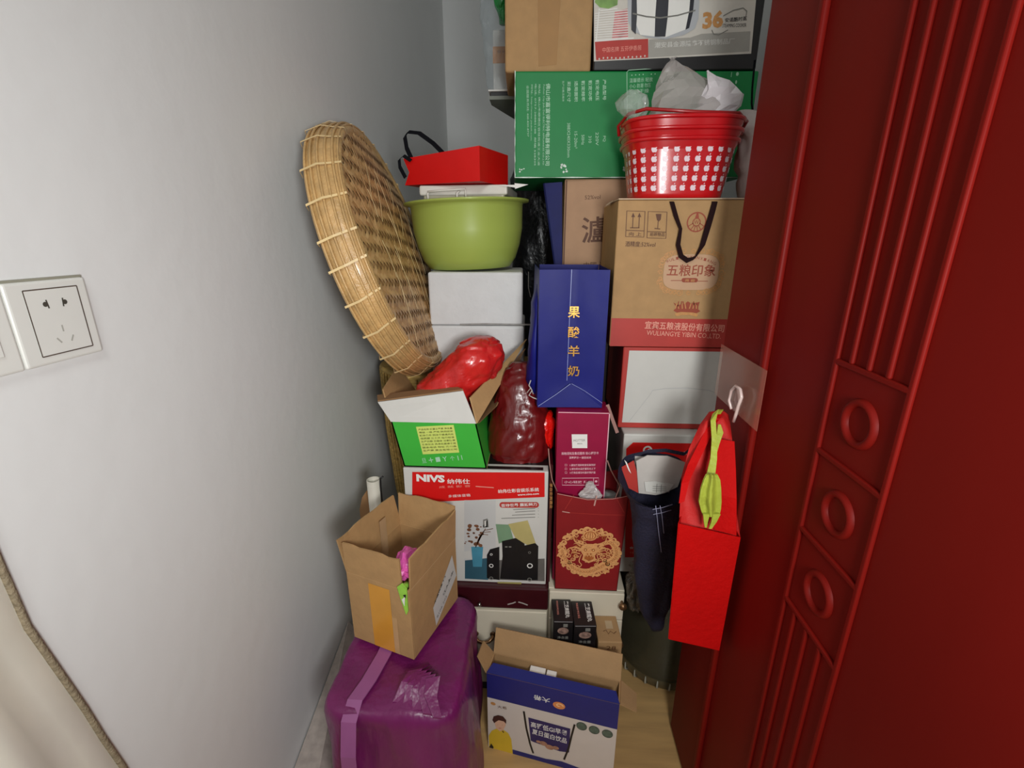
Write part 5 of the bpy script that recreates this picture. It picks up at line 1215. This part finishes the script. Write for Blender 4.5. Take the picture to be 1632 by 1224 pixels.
b = MB(); b.strap([P(x, y, Y) for x, y, Y in ((985, 752, .83), (1004, 731, .86), (1030, 720, .865), (1060, 718, .865), (1090, 724, .86), (1120, 700, .83), (1145, 680, .81))], (0, .002, .006), (.001, 0, .001), NVY); b.build('strap_handle', th)

# hook with clear adhesive pad on the door
th = thing('adhesive_hook', PX(1190, 610, XD-.0055), 'clear adhesive hook stuck on the red door edge', 'hook')
HK = M('clear_hook_plastic', (190, 160, 152), .15, .03, alpha=.55, coat=.6)
b = MB(); q = [DF.uv(x, y) for x, y in ((1172, 556), (1246, 562), (1226, 657), (1163, 645))]
q = [(.004, q[3][1]+.004), (.178, q[3][1]+.004), (.178, q[0][1]), (.004, q[0][1])]
q[1] = (DF.uv(1232, 600)[0], q[1][1]); q[2] = (q[1][0], q[2][1])
b.prism([DF.pt(a, c, .0096) for a, c in q], DF.n*.0006, M('clear_adhesive_pad', (200, 150, 130), .2, .02, alpha=.30, coat=.5)); b.build('adhesive_pad', th)
b = MB(); hk = [P(1163, 655, .80), P(1160, 640, .80), P(1164, 622, .80), P(1172, 614, .80), P(1180, 620, .80), P(1182, 632, .80), P(1176, 645, .80), P(1172, 660, .80), P(1170, 672, .80)]
for p_ in hk: p_.x = min(p_.x, XD-.012)
xh = XD-.02
hk = [PX(x, y, xh) for x, y in ((1166, 652), (1162, 638), (1166, 622), (1173, 615), (1180, 621), (1182, 633), (1177, 646), (1173, 660), (1169, 672))]
b.tube(hk, .0026, M('pale_hook_plastic', (214, 190, 184), .25, coat=.3), 8); b.build('hook_loop', th)
b = MB(); hp_ = [PX(x, y, xh+.004) for x, y in ((1166, 652), (1159, 640), (1165, 622), (1173, 616), (1176, 640), (1170, 655))]
b.prism(hp_, (.008, 0, 0), HK); b.build('hook_plate', th)

# red bag: front face measured on a yawed plane near the door
RBm = M('red_nonwoven', (186, 4, 3), .75, .05, 20, .15, 120, spec=.15); RBd = M('red_nonwoven_inside', (186, 18, 14), .7, .08, 20, .15, 120)
RF, W, H = face((1066, 1018), (1146, 1036), (1082, 834), .655, 0)
th = thing('red_hanging_bag', RF.pt(.04, 0, -.02), 'bright red gift bag hanging from the hook on the door', 'gift bag')
def rp_(x, y, off=0): a, c = RF.uv(x, y); return RF.pt(a, c, off)
b = MB(); fr = [rp_(1066, 1018), rp_(1146, 1036), rp_(1180, 856), rp_(1082, 834)]
for p_ in fr: p_.x = min(p_.x, XD-.014)
dp = V((.022, .045, 0))
def quad(a, c, d, e, m, t=.0012): b.prism([a, c, d, e], (V(c)-V(a)).cross(V(e)-V(a)).normalized()*t, m)
nz2 = -RF.n
quad(fr[0], fr[1], fr[2], fr[3], RBm)
bk = [p_+dp for p_ in fr]
for p_ in bk: p_.x = min(p_.x, XD-.013)
quad(fr[0], fr[3], bk[3], bk[0], RBm); quad(fr[1], fr[2], bk[2], bk[1], RBm); quad(fr[0], fr[1], bk[1], bk[0], RBm)
b.build('bag_front', th)
b = MB()
hk0 = PX(1148, 664, xh)
def bp_(x, y, Y):
    p_ = P(x, y, Y); 
    if p_.x > XD-.013: p_ = PX(x, y, XD-.013)
    return p_
# back panel sweeping up to the hook, with soft folds
colsx = [[(1082, 836), (1106, 842), (1132, 847), (1156, 851), (1180, 857)], [(1084, 800), (1104, 800), (1130, 800), (1156, 800), (1171, 800)], [(1086, 760), (1100, 760), (1122, 752), (1150, 750), (1168, 752)], [(1098, 715), (1112, 712), (1128, 705), (1148, 703), (1167, 702)], [(1116, 676), (1126, 672), (1136, 668), (1152, 668), (1166, 692)], [(1130, 657), (1136, 656), (1144, 655), (1154, 656), (1162, 662)]]
Ys = [.668, .682, .705, .722, .737, .765]; vs = []; nu = 16; nv = 20
def lerp2(row, s):
    k = s*(len(row)-1); i = min(len(row)-2, int(k)); f_ = k-i; return (row[i][0]*(1-f_)+row[i+1][0]*f_, row[i][1]*(1-f_)+row[i+1][1]*f_)
for i in range(nv+1):
    k = i/nv*5; r_ = min(4, int(k)); f_ = k-r_
    for j in range(nu+1):
        s = j/nu; p, q = lerp2(colsx[r_], s), lerp2(colsx[r_+1], s); x, y = p[0]*(1-f_)+q[0]*f_, p[1]*(1-f_)+q[1]*f_
        vs.append(bp_(x, y, Ys[r_]*(1-f_)+Ys[r_+1]*f_+.005*math.sin(s*9+i*.15)*(i > 0)))
k = len(vs); vs2 = [v+V((.0006, .0018, 0)) for v in vs]
fs = [(i*(nu+1)+j, i*(nu+1)+j+1, (i+1)*(nu+1)+j+1, (i+1)*(nu+1)+j) for i in range(nv) for j in range(nu)]
fs2 = [tuple(a+k for a in f[::-1]) for f in fs]; b.add(vs+vs2, fs+fs2, RBd, True); b.build('back_panel', th)
b = MB(); b.strap([bp_(x, y, Y) for x, y, Y in ((1086, 800, .665), (1092, 768, .68), (1104, 738, .70), (1118, 710, .715), (1132, 680, .73), (1146, 660, .755))], [(.008, 0, .004), (.012, 0, .006), (.016, 0, .006), (.016, 0, .006), (.014, 0, .006), (.012, 0, .004)], (0, -.0015, 0), RBm); b.build('handle', th)
b = MB(); b.strap([bp_(x, y, Y) for x, y, Y in ((1156, 848, .66), (1156, 790, .668), (1155, 745, .690), (1153, 700, .712))], (.030, -.014, 0), (-.001, -.0015, 0), RBm); b.build('handle', th)
# yellow-green ribbon bow hanging on the bag
YG = M('lime_ribbon_cloth', (164, 174, 60), .5, .12, 30, .3, 60)
b = MB()
b.strap([P(x, y, Y) for x, y, Y in ((1150, 656, .745), (1140, 656, .735), (1136, 670, .72), (1138, 700, .70), (1137, 730, .68), (1132, 758, .662))], [(.004, 0, .008), (.008, 0, .008), (.008, 0, 0), (.008, 0, 0), (.010, 0, 0), (.013, 0, 0)], (0, -.002, 0), YG)
b.strap([P(x, y, Y) for x, y, Y in ((1146, 676, .72), (1147, 690, .71), (1142, 706, .70), (1139, 722, .69))], [(.004, 0, 0), (.010, 0, .003), (.008, 0, 0), (.005, 0, 0)], (0, -.002, 0), YG)
b.build('ribbon_tail', th)
b = MB()
rows_l = [(757, 1126, 1144), (765, 1122, 1148), (780, 1117, 1149.5), (800, 1114, 1150), (812, 1117, 1149), (824, 1121, 1146)]
vs = []; m_ = 12
for (y, l, r) in rows_l:
    for j in range(m_+1): s = j/m_; vs.append(P(l+(r-l)*s, y, .655-.010*math.sin(s*PI)-.004*math.cos(s*PI*4)))
fs = [(i*(m_+1)+j, i*(m_+1)+j+1, (i+1)*(m_+1)+j+1, (i+1)*(m_+1)+j) for i in range(len(rows_l)-1) for j in range(m_)]
k = len(vs); vs2 = [v+V((0, .003, 0)) for v in vs]; b.add(vs+vs2, fs+[tuple(a+k for a in f[::-1]) for f in fs], YG, True)
b.strap([P(x, y, .648) for x, y in ((1125, 818), (1124, 830), (1124, 839))], [(.010, 0, 0), (.006, 0, 0), (.003, 0, 0)], (0, -.003, 0), YG); b.strap([P(x, y, .648) for x, y in ((1141, 818), (1137, 830), (1131, 841))], [(.012, 0, 0), (.008, 0, 0), (.004, 0, 0)], (0, -.003, 0), YG)
b.build('ribbon_bow', th)
for o in bpy.data.objects:
    if '_o' in o: del o['_o']
